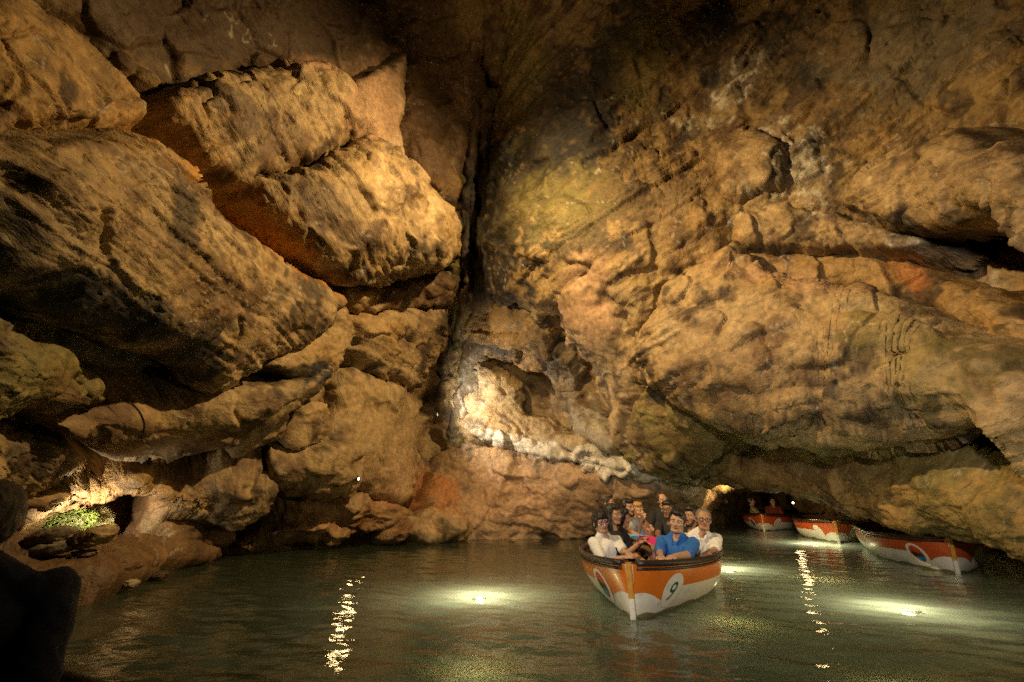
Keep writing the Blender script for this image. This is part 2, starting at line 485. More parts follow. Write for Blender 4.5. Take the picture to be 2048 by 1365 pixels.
# ------------------------------------------------------------------ the wall sheets behind all the masses
SHEET_STEP = 5.5
def wall_sheets():
    xs = np.concatenate([np.arange(-700, -60, 22), np.arange(-60, 2110, SHEET_STEP), np.arange(2110, 2710, 22)]); ys = np.concatenate([np.arange(-690, -60, 22), np.arange(-60, 1240.1, SHEET_STEP)])
    X, Yp = np.meshgrid(xs, ys)
    B = at(X, Yp, depthY(X, Yp))
    n0 = gnormals(B)
    flat = B.reshape(-1, 3).astype(np.float32)
    d = relief(flat, 15, 0.35, 1.5, 31, 1.0, 1.2, 1.0) - 0.1
    V = flat + n0.reshape(-1, 3) * d[:, None]
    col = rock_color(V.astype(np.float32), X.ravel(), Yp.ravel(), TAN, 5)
    out = []
    F = grid_faces(*X.shape); fx = X.ravel()[F[:, 0]]
    for name, k in (('cave_wall_left', fx < 905), ('cave_wall_right', fx >= 905)):
        v, f, c = compact(V, F[k], col)
        me = mesh_np(name, v, f, c)
        bed_attr(me, v, 15)
        o = link(name, me, MROCK)
        o['kind'] = 'structure'
        out.append(o)
    return out
WL, WR = wall_sheets()
WL['label'] = 'ochre rock wall of the cave left of the tall fissure'
WR['label'] = 'ochre rock wall of the cave right of the tall fissure'

# ------------------------------------------------------------------ left wall masses
rock('rock_mass', [(-120,-80),(20,10),(110,60),(200,140),(255,222),(240,262),(150,280),(0,285),(-120,300)], WL, off=.75, bulge=.55, edge=90, ang=-25, spacing=.5, base=OCH, label='yellow ochre rock mass in the top left corner')
rock('rock_ceiling', [(-100,-110),(1000,-110),(860,-40),(780,60),(800,112),(720,170),(600,128),(430,178),(280,205),(200,130),(100,30)], WL, off=.2, bulge=.5, edge=120, ang=10, spacing=.6, rough=.8, base=(.085,.05,.026), margin=34, back=.7, label='brown ceiling rock along the upper left, darkened for its shade')  # dark base carries the shade of the ceiling
rock('rock_mass', [(-120,290),(0,284),(150,276),(240,270),(330,330),(420,430),(560,530),(640,572),(682,595),(645,655),(590,695),(520,722),(470,755),(400,770),(330,722),(250,690),(120,650),(0,600),(-120,520)], WL, off=1.0, bulge=.75, edge=150, ang=28, spacing=.22, rough=.8, strata=1.4, facet=.6, base=TAN, tilt=(0,.12), back=1.8, label='huge tan layered bulge filling the middle of the left wall')
rock('rock_slab', [(92,300),(140,365),(205,405),(258,390),(330,412),(355,436),(330,380),(262,305),(180,285)], WL, off=1.72, bulge=.1, edge=20, ang=28, spacing=.2, rough=.3, base=TAN, back=.4, margin=8, label='thin flake of rock lying on the huge left bulge')
rock('rock_block', [(540,705),(600,668),(650,622),(683,612),(692,670),(672,735),(640,775),(590,770),(520,735)], WL, off=.9, bulge=.35, edge=45, ang=-50, spacing=.25, rough=.6, base=TAN, label='squared end block under the tip of the huge bulge')
rock('boulder', [(300,218),(380,172),(470,150),(580,125),(655,142),(702,182),(722,250),(712,286),(640,318),(560,346),(480,366),(440,352),(375,300)], WL, off=.9, bulge=.7, edge=100, ang=55, spacing=.22, rough=.9, base=TAN, label='upper fissured boulder of the left wall')
rock('boulder', [(448,372),(560,352),(650,322),(720,287),(775,312),(850,380),(903,440),(910,500),(880,530),(800,552),(685,566),(622,545),(545,475),(485,415)], WL, off=.9, bulge=.85, edge=110, ang=50, spacing=.2, rough=.9, base=TAN, tilt=(-.1,0), label='lower boulder of the left wall with a pale rounded rim')
rock('rock_ridge', [(690,185),(770,130),(806,108),(800,200),(798,290),(830,350),(880,395),(840,390),(770,318),(722,280)], WL, off=.85, bulge=.35, edge=30, ang=70, spacing=.5, rough=.35, base=(.5,.35,.22), label='smooth salmon ridge rising between boulder and fissure')
rock('rock_ledge', [(682,575),(760,565),(900,548),(905,585),(880,612),(790,618),(690,625)], WL, off=.35, bulge=.35, edge=26, ang=8, spacing=.16, base=BRN, label='dark thin bedded ledge below the pale rimmed boulder')
rock('boulder', [(690,640),(790,622),(880,612),(893,650),(866,720),(800,785),(760,758),(700,712)], WL, off=.5, bulge=.5, edge=50, ang=8, spacing=.22, base=TAN, label='wedge shaped boulder pointing down beside the lit slot')
rock('rock_face', [(672,740),(740,752),(795,772),(832,800),(826,880),(829,960),(800,1003),(715,988),(640,960),(600,930),(640,860),(660,800)], WL, off=.35, bulge=.45, edge=60, ang=75, spacing=.6, rough=.45, base=TAN, tilt=(-.35,0), label='smooth tan rock face left of the lit slot')
rock('rock_slab', [(90,838),(250,802),(330,800),(520,762),(642,742),(610,800),(530,848),(430,888),(330,914),(240,907),(165,882)], WL, off=1.0, bulge=.4, edge=50, ang=-18, spacing=.2, rough=.6, base=TAN, label='lens shaped slab below the huge bulge')
rock('rock_mass', [(-120,640),(60,690),(150,735),(220,790),(120,805),(0,815),(-120,830)], WL, off=.7, bulge=.4, edge=50, ang=25, spacing=.3, base=OLV, label='dark greenish rock under the huge bulge at the left edge')
rock('rock_slab', [(-120,850),(60,865),(135,900),(110,945),(40,975),(-120,1010)], WL, off=.7, bulge=.35, edge=40, ang=-30, spacing=.2, base=TAN, label='tilted slabs at the left edge above the niche')
rock('rock_block', [(455,884),(500,850),(542,814),(566,828),(562,862),(500,898),(465,908)], WL, off=.7, bulge=.25, edge=22, ang=-35, spacing=.3, rough=.6, base=TAN, label='small block hanging below the lens shaped slab')
rock('rock_block', [(556,845),(600,815),(648,818),(640,880),(590,893),(560,880)], WL, off=.5, bulge=.2, edge=22, ang=-10, spacing=.3, rough=.6, base=TAN, label='small squarish block beside the smooth tan face')
rock('boulder', [(284,938),(360,950),(440,928),(535,952),(556,975),(520,1020),(445,1052),(335,1042),(302,1000)], WL, off=1.0, bulge=.5, edge=50, ang=-20, spacing=.25, rough=.7, base=TAN, label='rounded boulder right of the lit niche')
rock('rock_slab', [(538,915),(640,898),(742,880),(738,905),(694,985),(610,993),(556,972)], WL, off=.75, bulge=.3, edge=40, ang=-10, spacing=.3, rough=.55, base=TAN, label='broad slab with a pale right edge')
rock('rock_block', [(312,1052),(400,1050),(458,1052),(462,1085),(400,1098),(330,1092)], WL, off=.8, bulge=.25, edge=22, ang=0, spacing=.2, rough=.6, base=BRN, label='low brown block under the rounded boulder')
rock('rock_arch', [(20,1012),(70,985),(140,955),(230,930),(292,934),(300,985),(280,975),(255,962),(205,992),(120,1016),(60,1030)], WL, off=1.05, bulge=.3, edge=24, ang=-20, spacing=.15, base=OCH, label='rough ochre arch over the lit niche')
rock('rock_bank', [(455,1085),(520,1040),(570,1005),(700,985),(770,1010),(830,1060),(760,1068),(650,1072),(560,1085),(470,1112)], WL, off=.35, bulge=.4, edge=40, ang=5, spacing=.3, base=TAN, label='undercut brown bank at the water')
rock('rock_block', [(775,1082),(800,1045),(850,1018),(890,1012),(925,1040),(930,1084),(870,1092)], WL, off=.9, bulge=.35, edge=22, ang=70, spacing=.3, base=TAN, label='pale cracked block standing in the water')
rock('mud_bank', [(-120,1090),(60,1085),(200,1100),(300,1085),(420,1098),(410,1130),(330,1140),(250,1175),(120,1190),(-120,1260)], WL, off=.7, bulge=.3, edge=40, ang=10, spacing=.4, rough=.7, base=BRN, label='dark brown mud bank below the niche')

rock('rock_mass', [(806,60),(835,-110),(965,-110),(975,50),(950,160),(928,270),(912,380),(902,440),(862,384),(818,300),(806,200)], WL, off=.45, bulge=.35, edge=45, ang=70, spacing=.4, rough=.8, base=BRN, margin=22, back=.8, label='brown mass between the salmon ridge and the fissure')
# fissure: hanging folds
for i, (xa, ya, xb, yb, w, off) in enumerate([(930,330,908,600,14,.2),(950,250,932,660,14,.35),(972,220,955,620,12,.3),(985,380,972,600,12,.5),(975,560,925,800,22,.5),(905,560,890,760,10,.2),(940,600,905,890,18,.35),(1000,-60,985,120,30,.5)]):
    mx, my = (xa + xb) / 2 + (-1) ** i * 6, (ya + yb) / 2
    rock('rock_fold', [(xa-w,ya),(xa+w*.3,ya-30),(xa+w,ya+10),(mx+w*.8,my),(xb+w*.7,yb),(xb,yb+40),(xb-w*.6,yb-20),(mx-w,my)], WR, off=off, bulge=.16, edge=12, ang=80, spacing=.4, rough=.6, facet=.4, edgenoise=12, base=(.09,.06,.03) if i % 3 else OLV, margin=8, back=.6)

# ------------------------------------------------------------------ right wall masses
rock('rock_mass', [(975,-110),(1400,-110),(1800,-110),(2170,-110),(2170,330),(2040,300),(1900,330),(1740,430),(1600,470),(1490,470),(1430,520),(1340,580),(1290,650),(1230,620),(1130,610),(1040,640),(985,600),(968,480),(985,330),(1000,150),(985,0)], WR, off=.3, bulge=.55, edge=150, ang=-28, spacing=.32, rough=1.0, facet=.7, strata=1.7, base=(.33,.22,.095), margin=30, back=1.0, edgenoise=16, label='huge continuous ochre wall from the fissure to the top right corner')
rock('boulder', [(1690,402),(1760,332),(1880,272),(1960,264),(2048,290),(2170,340),(2170,540),(2048,428),(1950,440),(1850,452),(1730,440)], WR, off=1.2, bulge=.6, edge=70, ang=8, spacing=.22, rough=.8, strata=1.5, base=TAN, label='long lens shaped boulder at the right edge')
rock('rock_block', [(1436,300),(1478,258),(1540,280),(1572,320),(1562,372),(1500,385),(1446,378)], WR, off=.85, bulge=.3, edge=40, ang=20, spacing=.3, rough=.7, base=TAN, label='angular block among the white calcite')
rock('rock_ledge', [(1478,440),(1560,415),(1700,438),(1868,490),(1790,506),(1600,502),(1500,485)], WR, off=.85, bulge=.35, edge=35, ang=8, spacing=.16, base=TAN, label='thin bedded ledge over the orange band')
rock('rock_band', [(1486,500),(1560,508),(1780,512),(1900,555),(2100,655),(2170,790),(2170,850),(2000,690),(1850,630),(1700,585),(1560,572)], WR, off=.45, bulge=.35, edge=40, ang=15, spacing=.3, base=OCH, label='orange stained rock band sloping to the right')
rock('rock_mass', [(1268,705),(1300,640),(1335,580),(1430,515),(1475,484),(1525,540),(1640,575),(1760,590),(1900,640),(2048,702),(2170,810),(2170,960),(2048,830),(1950,860),(1850,872),(1700,880),(1560,868),(1400,822),(1310,765)], WR, off=.95, bulge=1.0, edge=170, ang=-14, spacing=.34, rough=.85, facet=.7, strata=1.6, base=TAN, back=2.0, label='huge pale bulge filling the middle of the right wall')
rock('rock_rib', [(1130,560),(1190,545),(1235,600),(1280,690),(1290,760),(1262,840),(1240,890),(1222,860),(1222,800),(1190,720),(1140,670)], WR, off=.45, bulge=.45, edge=45, ang=70, spacing=.5, rough=.5, base=TAN, margin=22, back=.5, edgenoise=14, label='smooth salmon rib running down to the white ledge')
rock('rock_rib', [(1086,714),(1112,700),(1142,722),(1160,772),(1188,818),(1238,886),(1195,892),(1150,846),(1120,792),(1098,752)], WR, off=.5, bulge=.22, edge=20, ang=60, spacing=.5, rough=.6, base=GRY, margin=16, back=.8, label='grey rounded rib between two dark hollows')
rock('rock_mass', [(940,640),(1010,600),(1090,640),(1110,700),(1080,740),(1010,720),(950,690)], WR, off=.45, bulge=.35, edge=45, ang=20, spacing=.3, base=OCH, label='ochre shelf of rock right of the lit slot')
rock('rock_face', [(905,700),(950,720),(1000,750),(1040,775),(1058,830),(1110,846),(1200,905),(1100,900),(990,880),(900,905),(885,830)], WR, off=.35, bulge=.2, edge=50, ang=45, spacing=.5, rough=.7, base=TAN, label='pale rock face lit from the slot')
rock('rock_ledge', [(1000,874),(1040,880),(1130,903),(1250,922),(1392,948),(1386,966),(1250,952),(1100,918),(1020,896)], WR, off=.4, bulge=.12, edge=10, ang=14, spacing=.12, rough=1.5, base=CAL, margin=14, back=.3, edgenoise=14, label='narrow white calcite ledge above the boat')
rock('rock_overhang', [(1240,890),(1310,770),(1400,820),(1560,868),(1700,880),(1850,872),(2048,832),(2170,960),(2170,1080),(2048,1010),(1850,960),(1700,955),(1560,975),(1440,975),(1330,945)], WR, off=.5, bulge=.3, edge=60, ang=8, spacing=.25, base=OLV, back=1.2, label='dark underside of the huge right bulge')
rock('rock_overhang', [(1400,955),(1520,930),(1700,935),(1850,945),(2048,1000),(2170,1070),(2170,1160),(2100,1112),(1980,1078),(1900,1064),(1800,1050),(1700,1016),(1600,984),(1510,968)], WR, off=0, bulge=.3, edge=50, ctrl=[(1400,965,13.5),(1500,945,11.3),(1510,985,12.3),(1650,935,9.6),(1800,950,8.0),(1800,1058,9.0),(2048,1000,6.3),(2048,1100,7.1),(2350,1070,5),(2350,1160,5.4)], ang=8, spacing=.14, rough=.7, base=OCH, back=.5, margin=26, label='low yellow lit lip of rock over the moored boats')
rock('rock_face', [(880,905),(985,893),(1100,920),(1250,955),(1400,968),(1420,1000),(1330,1060),(1200,1095),(900,1100),(850,1040)], WR, off=.3, bulge=.3, edge=50, ang=10, spacing=.35, rough=.8, base=(.40,.26,.15), label='salmon rock face behind the nearest boat')
# ------------------------------------------------------------------ water and lake bed
def water_material():
    m = bpy.data.materials.new('murky_water')
    m.use_nodes = True
    nt = m.node_tree; N = nt.nodes; L = nt.links
    N.remove(N['Principled BSDF'])
    out = N['Material Output']
    tc = N.new('ShaderNodeTexCoord')
    mp = N.new('ShaderNodeMapping'); mp.inputs['Scale'].default_value = (1.0, 1.6, 1)
    L.new(tc.outputs['Object'], mp.inputs['Vector'])
    n = N.new('ShaderNodeTexNoise'); n.inputs['Scale'].default_value = 9; n.inputs['Detail'].default_value = 3
    L.new(mp.outputs[0], n.inputs['Vector'])
    bp = N.new('ShaderNodeBump'); bp.inputs['Strength'].default_value = 0.25; bp.inputs['Distance'].default_value = 0.02
    L.new(n.outputs['Fac'], bp.inputs['Height'])
    gl = N.new('ShaderNodeBsdfGlossy'); gl.inputs['Roughness'].default_value = 0.012; gl.inputs['Color'].default_value = (1, 1, 1, 1)
    L.new(bp.outputs[0], gl.inputs['Normal'])
    tr = N.new('ShaderNodeBsdfTransparent'); tr.inputs['Color'].default_value = (0.55, 0.6, 0.38, 1)
    df = N.new('ShaderNodeBsdfDiffuse'); df.inputs['Color'].default_value = (0.046, 0.060, 0.036, 1)
    tl = N.new('ShaderNodeBsdfTranslucent'); tl.inputs['Color'].default_value = (0.46, 0.5, 0.34, 1)
    m1 = N.new('ShaderNodeMixShader'); m1.inputs[0].default_value = 0.45
    L.new(df.outputs[0], m1.inputs[1]); L.new(tl.outputs[0], m1.inputs[2])
    m2 = N.new('ShaderNodeMixShader'); m2.inputs[0].default_value = 0.2
    L.new(m1.outputs[0], m2.inputs[1]); L.new(tr.outputs[0], m2.inputs[2])
    fr = N.new('ShaderNodeFresnel'); fr.inputs['IOR'].default_value = 1.33
    L.new(bp.outputs[0], fr.inputs['Normal'])
    m3 = N.new('ShaderNodeMixShader')
    L.new(fr.outputs[0], m3.inputs[0]); L.new(m2.outputs[0], m3.inputs[1]); L.new(gl.outputs[0], m3.inputs[2])
    L.new(m3.outputs[0], out.inputs['Surface'])
    return m
MWATER = water_material()
xs = np.arange(-9, 13.01, 0.06); ys = np.concatenate([np.arange(-4, 0, 0.2), np.arange(0, 12, 0.045), np.arange(12, 34, 0.12)])
X, Y_ = np.meshgrid(xs, ys)
q = np.stack([X.ravel(), Y_.ravel(), np.zeros(X.size)], -1).astype(np.float32)
wz = 0.022 * fbm(q * [0.6, 1.1, 1], 2, 901) + 0.021 * fbm((q + 0.3 * q[:, [1, 0, 2]]) * [1.9, 3.6, 1], 2, 902) + 0.008 * fbm((q - 0.25 * q[:, [1, 0, 2]]) * [4.2, 7.5, 1], 2, 903)
V = q.copy(); V[:, 2] = wz
water = link('water', mesh_np('water', V, grid_faces(*X.shape)[:, ::-1]), MWATER)
tag(water, 'still green murky water covering the cave floor', kind='structure')
MBED = mat('silt', (0.16, 0.15, 0.08), 0.9, noise=0.4, nscale=1.5, bump=0.4, bscale=6)
X, Y_ = np.meshgrid(np.arange(-14, 18.1, 0.5), np.arange(-6, 36.1, 0.5))
q = np.stack([X.ravel(), Y_.ravel(), np.zeros(X.size)], -1).astype(np.float32)
q[:, 2] = -0.85 + 0.12 * fbm(q * 0.5, 3, 77)
bed = link('lake_bed', mesh_np('lake_bed', q, grid_faces(*X.shape)[:, ::-1]), MBED)
tag(bed, 'silty bed under the green water', kind='structure')

# the part of the cave behind the camera: closes the chamber
def cave_shell():
    nu, nv = 90, 46
    th = np.linspace(math.radians(168), math.radians(372), nu); ph = np.linspace(math.radians(-8), math.radians(88), nv)
    T, Pp = np.meshgrid(th, ph)
    P = np.stack([9.5 * np.cos(Pp) * np.cos(T), 9.0 * np.cos(Pp) * np.sin(T) + 1.0, 12.5 * np.sin(Pp) - 0.2], -1)
    flat = P.reshape(-1, 3).astype(np.float32)
    flat *= (1 + 0.16 * fbm(flat * 0.35, 3, 444))[:, None]
    col = rock_color(flat, np.full(len(flat), -9999.0), np.full(len(flat), -9999.0), TAN, 5)
    me = mesh_np('cave_wall_back', flat, grid_faces(nv, nu), col); bed_attr(me, flat, 10)
    o = link('cave_wall_back', me, MROCK)
    tag(o, 'rock of the cave mouth side behind the viewpoint', kind='structure')
cave_shell()
# ------------------------------------------------------------------ the cave's own lamps, and a few lamps added for their light
WARM = (1.0, 0.69, 0.30); WHITE = (1.0, 0.88, 0.66); GREENISH = (1.0, 0.94, 0.68)
MHOUS = mat('lamp_housing', (0.02, 0.02, 0.02), 0.5)
MLENS = mat('lamp_lens', (1, 0.9, 0.7), 0.3, emis=(1, 0.85, 0.55), estr=6)
MWLENS = mat('underwater_lens', (1, 1, 0.9), 0.3, emis=(1, 0.97, 0.72), estr=160)
def lathe(prof, seg=20, cap=True):
    bm = bmesh.new(); rings = []
    for r, z in prof:
        rings.append([bm.verts.new((r * math.cos(2 * math.pi * k / seg), r * math.sin(2 * math.pi * k / seg), z)) for k in range(seg)])
    for a, b in zip(rings[:-1], rings[1:]):
        for k in range(seg):
            bm.faces.new((a[k], a[(k + 1) % seg], b[(k + 1) % seg], b[k]))
    if cap:
        bm.faces.new(rings[0][::-1]); bm.faces.new(rings[-1])
    return bm
def bm_obj(name, bm, m, parent=None, smooth=False):
    me = bpy.data.meshes.new(name); bmesh.ops.recalc_face_normals(bm, faces=bm.faces); bm.to_mesh(me); bm.free()
    if smooth:
        me.polygons.foreach_set('use_smooth', [True] * len(me.polygons))
    return link(name, me, m, parent)
def floodlight(loc, target, watts, color, label, size=160, radius=0.09, blend=0.8, fix=1.0):
    loc = Vector(loc); d = (Vector(target) - loc).normalized()
    root = empty('floodlight', loc)
    root.rotation_euler = d.to_track_quat('-Z', 'Y').to_euler()
    tag(root, label, 'floodlight', 'floodlights hidden in the cave')
    root.scale = (fix,) * 3
    bm = lathe([(0.10, 0.0), (0.105, 0.03), (0.10, 0.06), (0.075, 0.14), (0.05, 0.17)], 20)
    bmesh.ops.create_cube(bm, size=1, matrix=Matrix.Translation((0, 0.13, 0.08)) @ Matrix.Diagonal((0.03, 0.08, 0.03, 1)))
    bm_obj('housing', bm, MHOUS, root)
    bm_obj('lens', lathe([(0.085, -0.012), (0.08, -0.004), (0.07, -0.002)], 20), MLENS, root)
    ld = bpy.data.lights.new('floodlight_beam', 'SPOT')
    ld.energy = watts; ld.color = color; ld.spot_size = math.radians(size); ld.spot_blend = blend; ld.shadow_soft_size = radius
    lo = bpy.data.objects.new('floodlight_beam', ld); COL.objects.link(lo); lo.parent = root; lo.location = (0, 0, -0.03)
    return root
def underwater_lamp(px, py, watts, label):
    p = onwater(px, py)
    root = empty('underwater_lamp', (p[0], p[1] + 0.1, -0.05))
    tag(root, label, 'lamp', 'lamps under the water')
    bm_obj('housing', lathe([(0.04, -0.12), (0.045, -0.10), (0.07, -0.05), (0.075, 0.0), (0.06, 0.01)], 20), MHOUS, root)
    bm_obj('lens', lathe([(0.058, 0.012), (0.055, 0.024), (0.03, 0.03)], 20), MWLENS, root)
    ld = bpy.data.lights.new('underwater_glow', 'POINT')
    ld.energy = watts; ld.color = GREENISH; ld.shadow_soft_size = 0.05
    lo = bpy.data.objects.new('underwater_glow', ld); COL.objects.link(lo); lo.parent = root; lo.location = (0, 0.15, -0.36)
# under the ceiling above the picture, each turned to the wall across
floodlight((4.2, 6.0, 10.8), at(640, 600, 9.2), 6200, WARM, 'floodlight under the ceiling turned to the left wall', 98, radius=.15, blend=1)
floodlight((-3.7, 4.8, 9.4), at(1380, 680, 10.2), 6600, WARM, 'floodlight under the ceiling turned to the right wall', 98, radius=.15, blend=1)
# in the lit slot
floodlight(at(874, 830, 13.5), at(1060, 790, 15.0), 560, WHITE, 'floodlight in the dark slot at the back', 140, radius=.12, fix=.6)
# passage
floodlight(at(1452, 1004, 14.3), at(1560, 1010, 17.5), 260, WARM, 'floodlight at the mouth of the low passage', 165, fix=.5)
# fill lamp behind the viewpoint, out of view, for boat and faces
floodlight((-0.8, -2.2, 3.2), (4.4, 8, 0.7), 1900, (1.0, .86, .66), 'unseen fill floodlight behind the viewpoint', 80, 0.25)
underwater_lamp(958, 1200, 100, 'underwater lamp glowing left of the nearest boat')
underwater_lamp(1465, 1142, 100, 'underwater lamp glowing at the right side of the nearest boat')
underwater_lamp(1635, 1090, 190, 'underwater lamp glowing below the stem of the middle moored boat')
underwater_lamp(1830, 1226, 90, 'underwater lamp glowing in front of the rightmost boat')
floodlight(at(140, 1072, 7.2), at(155, 1010, 8.1), 240, WHITE, 'floodlight behind the stones in the mossy niche', 172, fix=.6)
floodlight((7.4, 4.9, 1.3), (-5, 12.5, 0.9), 450, WARM, 'unseen fill lamp added low at the right for the left bank', 60, .15)  # added out of view to lift the dark left bank
floodlight(at(717, 958, 11.1), (1.0, 9.5, 1.2), 130, WARM, 'small floodlight behind the pale edge of the broad slab', 165, .11, fix=.4)
floodlight(at(1586, 1006, 14.6), (2.0, 4, 0.3), 45, WARM, 'small lamp added between the two farther moored boats for sparkle on the water', 150, .09, fix=.35)  # added to draw golden sparkle streaks on the water
floodlight((0.6, 5.6, 10.4), at(1060, 60, 10.2), 180, WARM, 'unseen fill lamp added under the ceiling to lighten the fissure', 95, .12, blend=1)  # added above the view because the fissure top stayed black
# ------------------------------------------------------------------ boats
BL, BB, BDR = 5.2, 0.97, 0.26     # length, half beam, draught
M_OR = mat('orange_paint', (0.68, 0.17, 0.015), 0.3, noise=0.22, nscale=5, bump=0.12, bscale=14, coat=0.2, wear=(0.25, 0.11, 0.05))
M_RD = mat('red_orange_paint', (0.52, 0.085, 0.02), 0.32, noise=0.25, nscale=5, bump=0.12, bscale=14, coat=0.2, wear=(0.25, 0.11, 0.05))
M_WH = mat('white_boat_paint', (0.80, 0.77, 0.72), 0.4, noise=0.28, nscale=6, bump=0.15, bscale=22, coat=0.1, wear=(0.30, 0.26, 0.2))
M_GRIME = mat('waterline_grime', (0.20, 0.18, 0.10), 0.6, noise=0.6, nscale=9)
M_RUB = mat('rubber_gunwale', (0.028, 0.02, 0.018), 0.42, noise=0.4, nscale=14, bump=0.3, bscale=40)
M_WOOD = mat('boat_wood', (0.16, 0.075, 0.035), 0.55, noise=0.4, nscale=9, bump=0.2, bscale=30)
M_YEL = mat('worn_yellow_stem', (0.62, 0.30, 0.04), 0.45, noise=0.55, nscale=18, bump=0.2, bscale=30)
M_ROPE = mat('rope', (0.35, 0.28, 0.18), 0.9, bump=0.5, bscale=80)
M_GRN = mat('green_number', (0.006, 0.10, 0.045), 0.45)
M_BKN = mat('black_number', (0.015, 0.015, 0.012), 0.45)
M_EMR = mat('emblem_red', (0.55, 0.06, 0.015), 0.4); M_EMK = mat('emblem_mountain', (0.012, 0.022, 0.014), 0.4); M_EMB = mat('emblem_blue', (0.02, 0.20, 0.45), 0.4)

def b_half(s):
    s = np.asarray(s, float)
    f = np.clip(1 - np.clip(1 - s / 0.40, 0, 1) ** 2.1, 0, 1) ** 0.72
    a = np.clip(1 - np.clip((s - 0.68) / 0.32, 0, 1) ** 2.6, 0, 1) ** 0.5
    return BB * np.minimum(f, a)
def z_gun(s):
    s = np.asarray(s, float)
    return 0.49 + 0.06 * np.clip(1 - s / 0.35, 0, 1) ** 2 + 0.05 * np.clip((s - 0.7) / 0.3, 0, 1) ** 2
def hull(side, s, z, inset=0.0):
    """side +1 port, -1 starboard; s from stem to stern; z height"""
    s, z = np.broadcast_arrays(np.asarray(s, float), np.asarray(z, float))
    zg = z_gun(s); t = np.clip((zg - z) / (zg + BDR), 0, 1)
    full = np.clip(s / 0.4, 0, 1) * np.clip((1 - s) / 0.15, 0.2, 1)
    p = 1.05 + 1.9 * full; qx = 1.0 + 0.75 * full
    y = np.maximum(b_half(s) * (1 - t ** p) ** (1 / qx) - inset, 0)
    x = BL / 2 - s * BL + 0.10 * (1 - t) * np.clip(1 - s / 0.2, 0, 1) - 0.35 * t * np.clip((s - 0.7) / 0.3, 0, 1) * -1
    return np.stack([x, side * y, z], -1)
def hull_out(side, s, z, d):
    e = 1e-3
    s = np.clip(s, 2e-3, 1 - 2e-3)
    P = hull(side, s, z); a = hull(side, s + e, z) - hull(side, s - e, z); b = hull(side, s, z + e) - hull(side, s, z - e)
    n = np.cross(a, b); n /= np.linalg.norm(n, axis=-1, keepdims=True) + 1e-9
    n *= np.sign(n[..., 1:2] * side + 1e-9)
    return P + n * d
_ss = np.linspace(0.0, 1.0, 600)
_arc = np.concatenate([[0], np.cumsum(np.linalg.norm(np.diff(hull(1, _ss, 0.27), axis=0), axis=1))])
def s_at(u):
    return np.interp(u, _arc, _ss)

def band_z(u):
    """lower edge of the coloured band at arc length u from the stem"""
    u = np.asarray(u, float)
    near = 0.25 - 0.115 * sstep(0.05, 0.62, u) + 0.02 * np.sin(u * 7)
    far = 0.275 - 0.03 * sstep(0.9, 2.6, u) + 0.05 * sstep(3.5, 5.2, u)
    return np.where(u < 0.62, near, far)

def pair_mesh(name, P, rows, cols, side, m, parent):
    F = grid_faces(rows, cols)
    if side > 0:
        F = F[:, ::-1]
    return link(name, mesh_np(name, P.reshape(-1, 3), F), m, parent)

def disc_pts(cx, cz, rx, rz, rings=5, seg=28):
    V = [(cx, cz)]; F = []
    for r in range(1, rings + 1):
        for k in range(seg):
            a = 2 * math.pi * k / seg
            V.append((cx + rx * r / rings * math.cos(a), cz + rz * r / rings * math.sin(a)))
    for k in range(seg):
        F.append((0, 1 + k, 1 + (k + 1) % seg))
    for r in range(rings - 1):
        for k in range(seg):
            a = 1 + r * seg + k; b = 1 + r * seg + (k + 1) % seg
            F.append((a, a + seg, b + seg)); F.append((a, b + seg, b))
    return np.array(V), np.array(F)

def decal(name, V2, F, side, d, m, parent):
    """flat shape (arc length, height) laid on the hull"""
    P = hull_out(side, s_at(V2[:, 0]), V2[:, 1], d)
    return link(name, mesh_np(name, P, F if side < 0 else F[:, ::-1]), m, parent)

def poly2(pts):
    bm = bmesh.new()
    f = bm.faces.new([bm.verts.new((x, y, 0)) for x, y in pts])
    bmesh.ops.triangulate(bm, faces=[f])
    bmesh.ops.subdivide_edges(bm, edges=bm.edges[:], cuts=1, use_grid_fill=True)
    bmesh.ops.triangulate(bm, faces=bm.faces[:])
    bm.verts.index_update()
    V = np.array([v.co[:2] for v in bm.verts]); F = np.array([[v.index for v in f.verts] for f in bm.faces])
    bm.free()
    return V, F

def text2(body, size, shear):
    cu = bpy.data.curves.new('number', 'FONT'); cu.body = body; cu.size = size; cu.shear = shear; cu.align_x = 'CENTER'; cu.resolution_u = 4
    o = bpy.data.objects.new('number_tmp', cu); COL.objects.link(o)
    bpy.context.view_layer.update()
    me = bpy.data.meshes.new_from_object(o.evaluated_get(bpy.context.evaluated_depsgraph_get()))
    bm = bmesh.new(); bm.from_mesh(me); bmesh.ops.triangulate(bm, faces=bm.faces[:])
    bm.verts.index_update()
    V = np.array([v.co[:2] for v in bm.verts]); F = np.array([[v.index for v in f.verts] for f in bm.faces])
    bm.free(); bpy.data.objects.remove(o); bpy.data.curves.remove(cu); bpy.data.meshes.remove(me)
    V[:, 0] -= (V[:, 0].min() + V[:, 0].max()) / 2; V[:, 1] -= (V[:, 1].min() + V[:, 1].max()) / 2
    return V, F

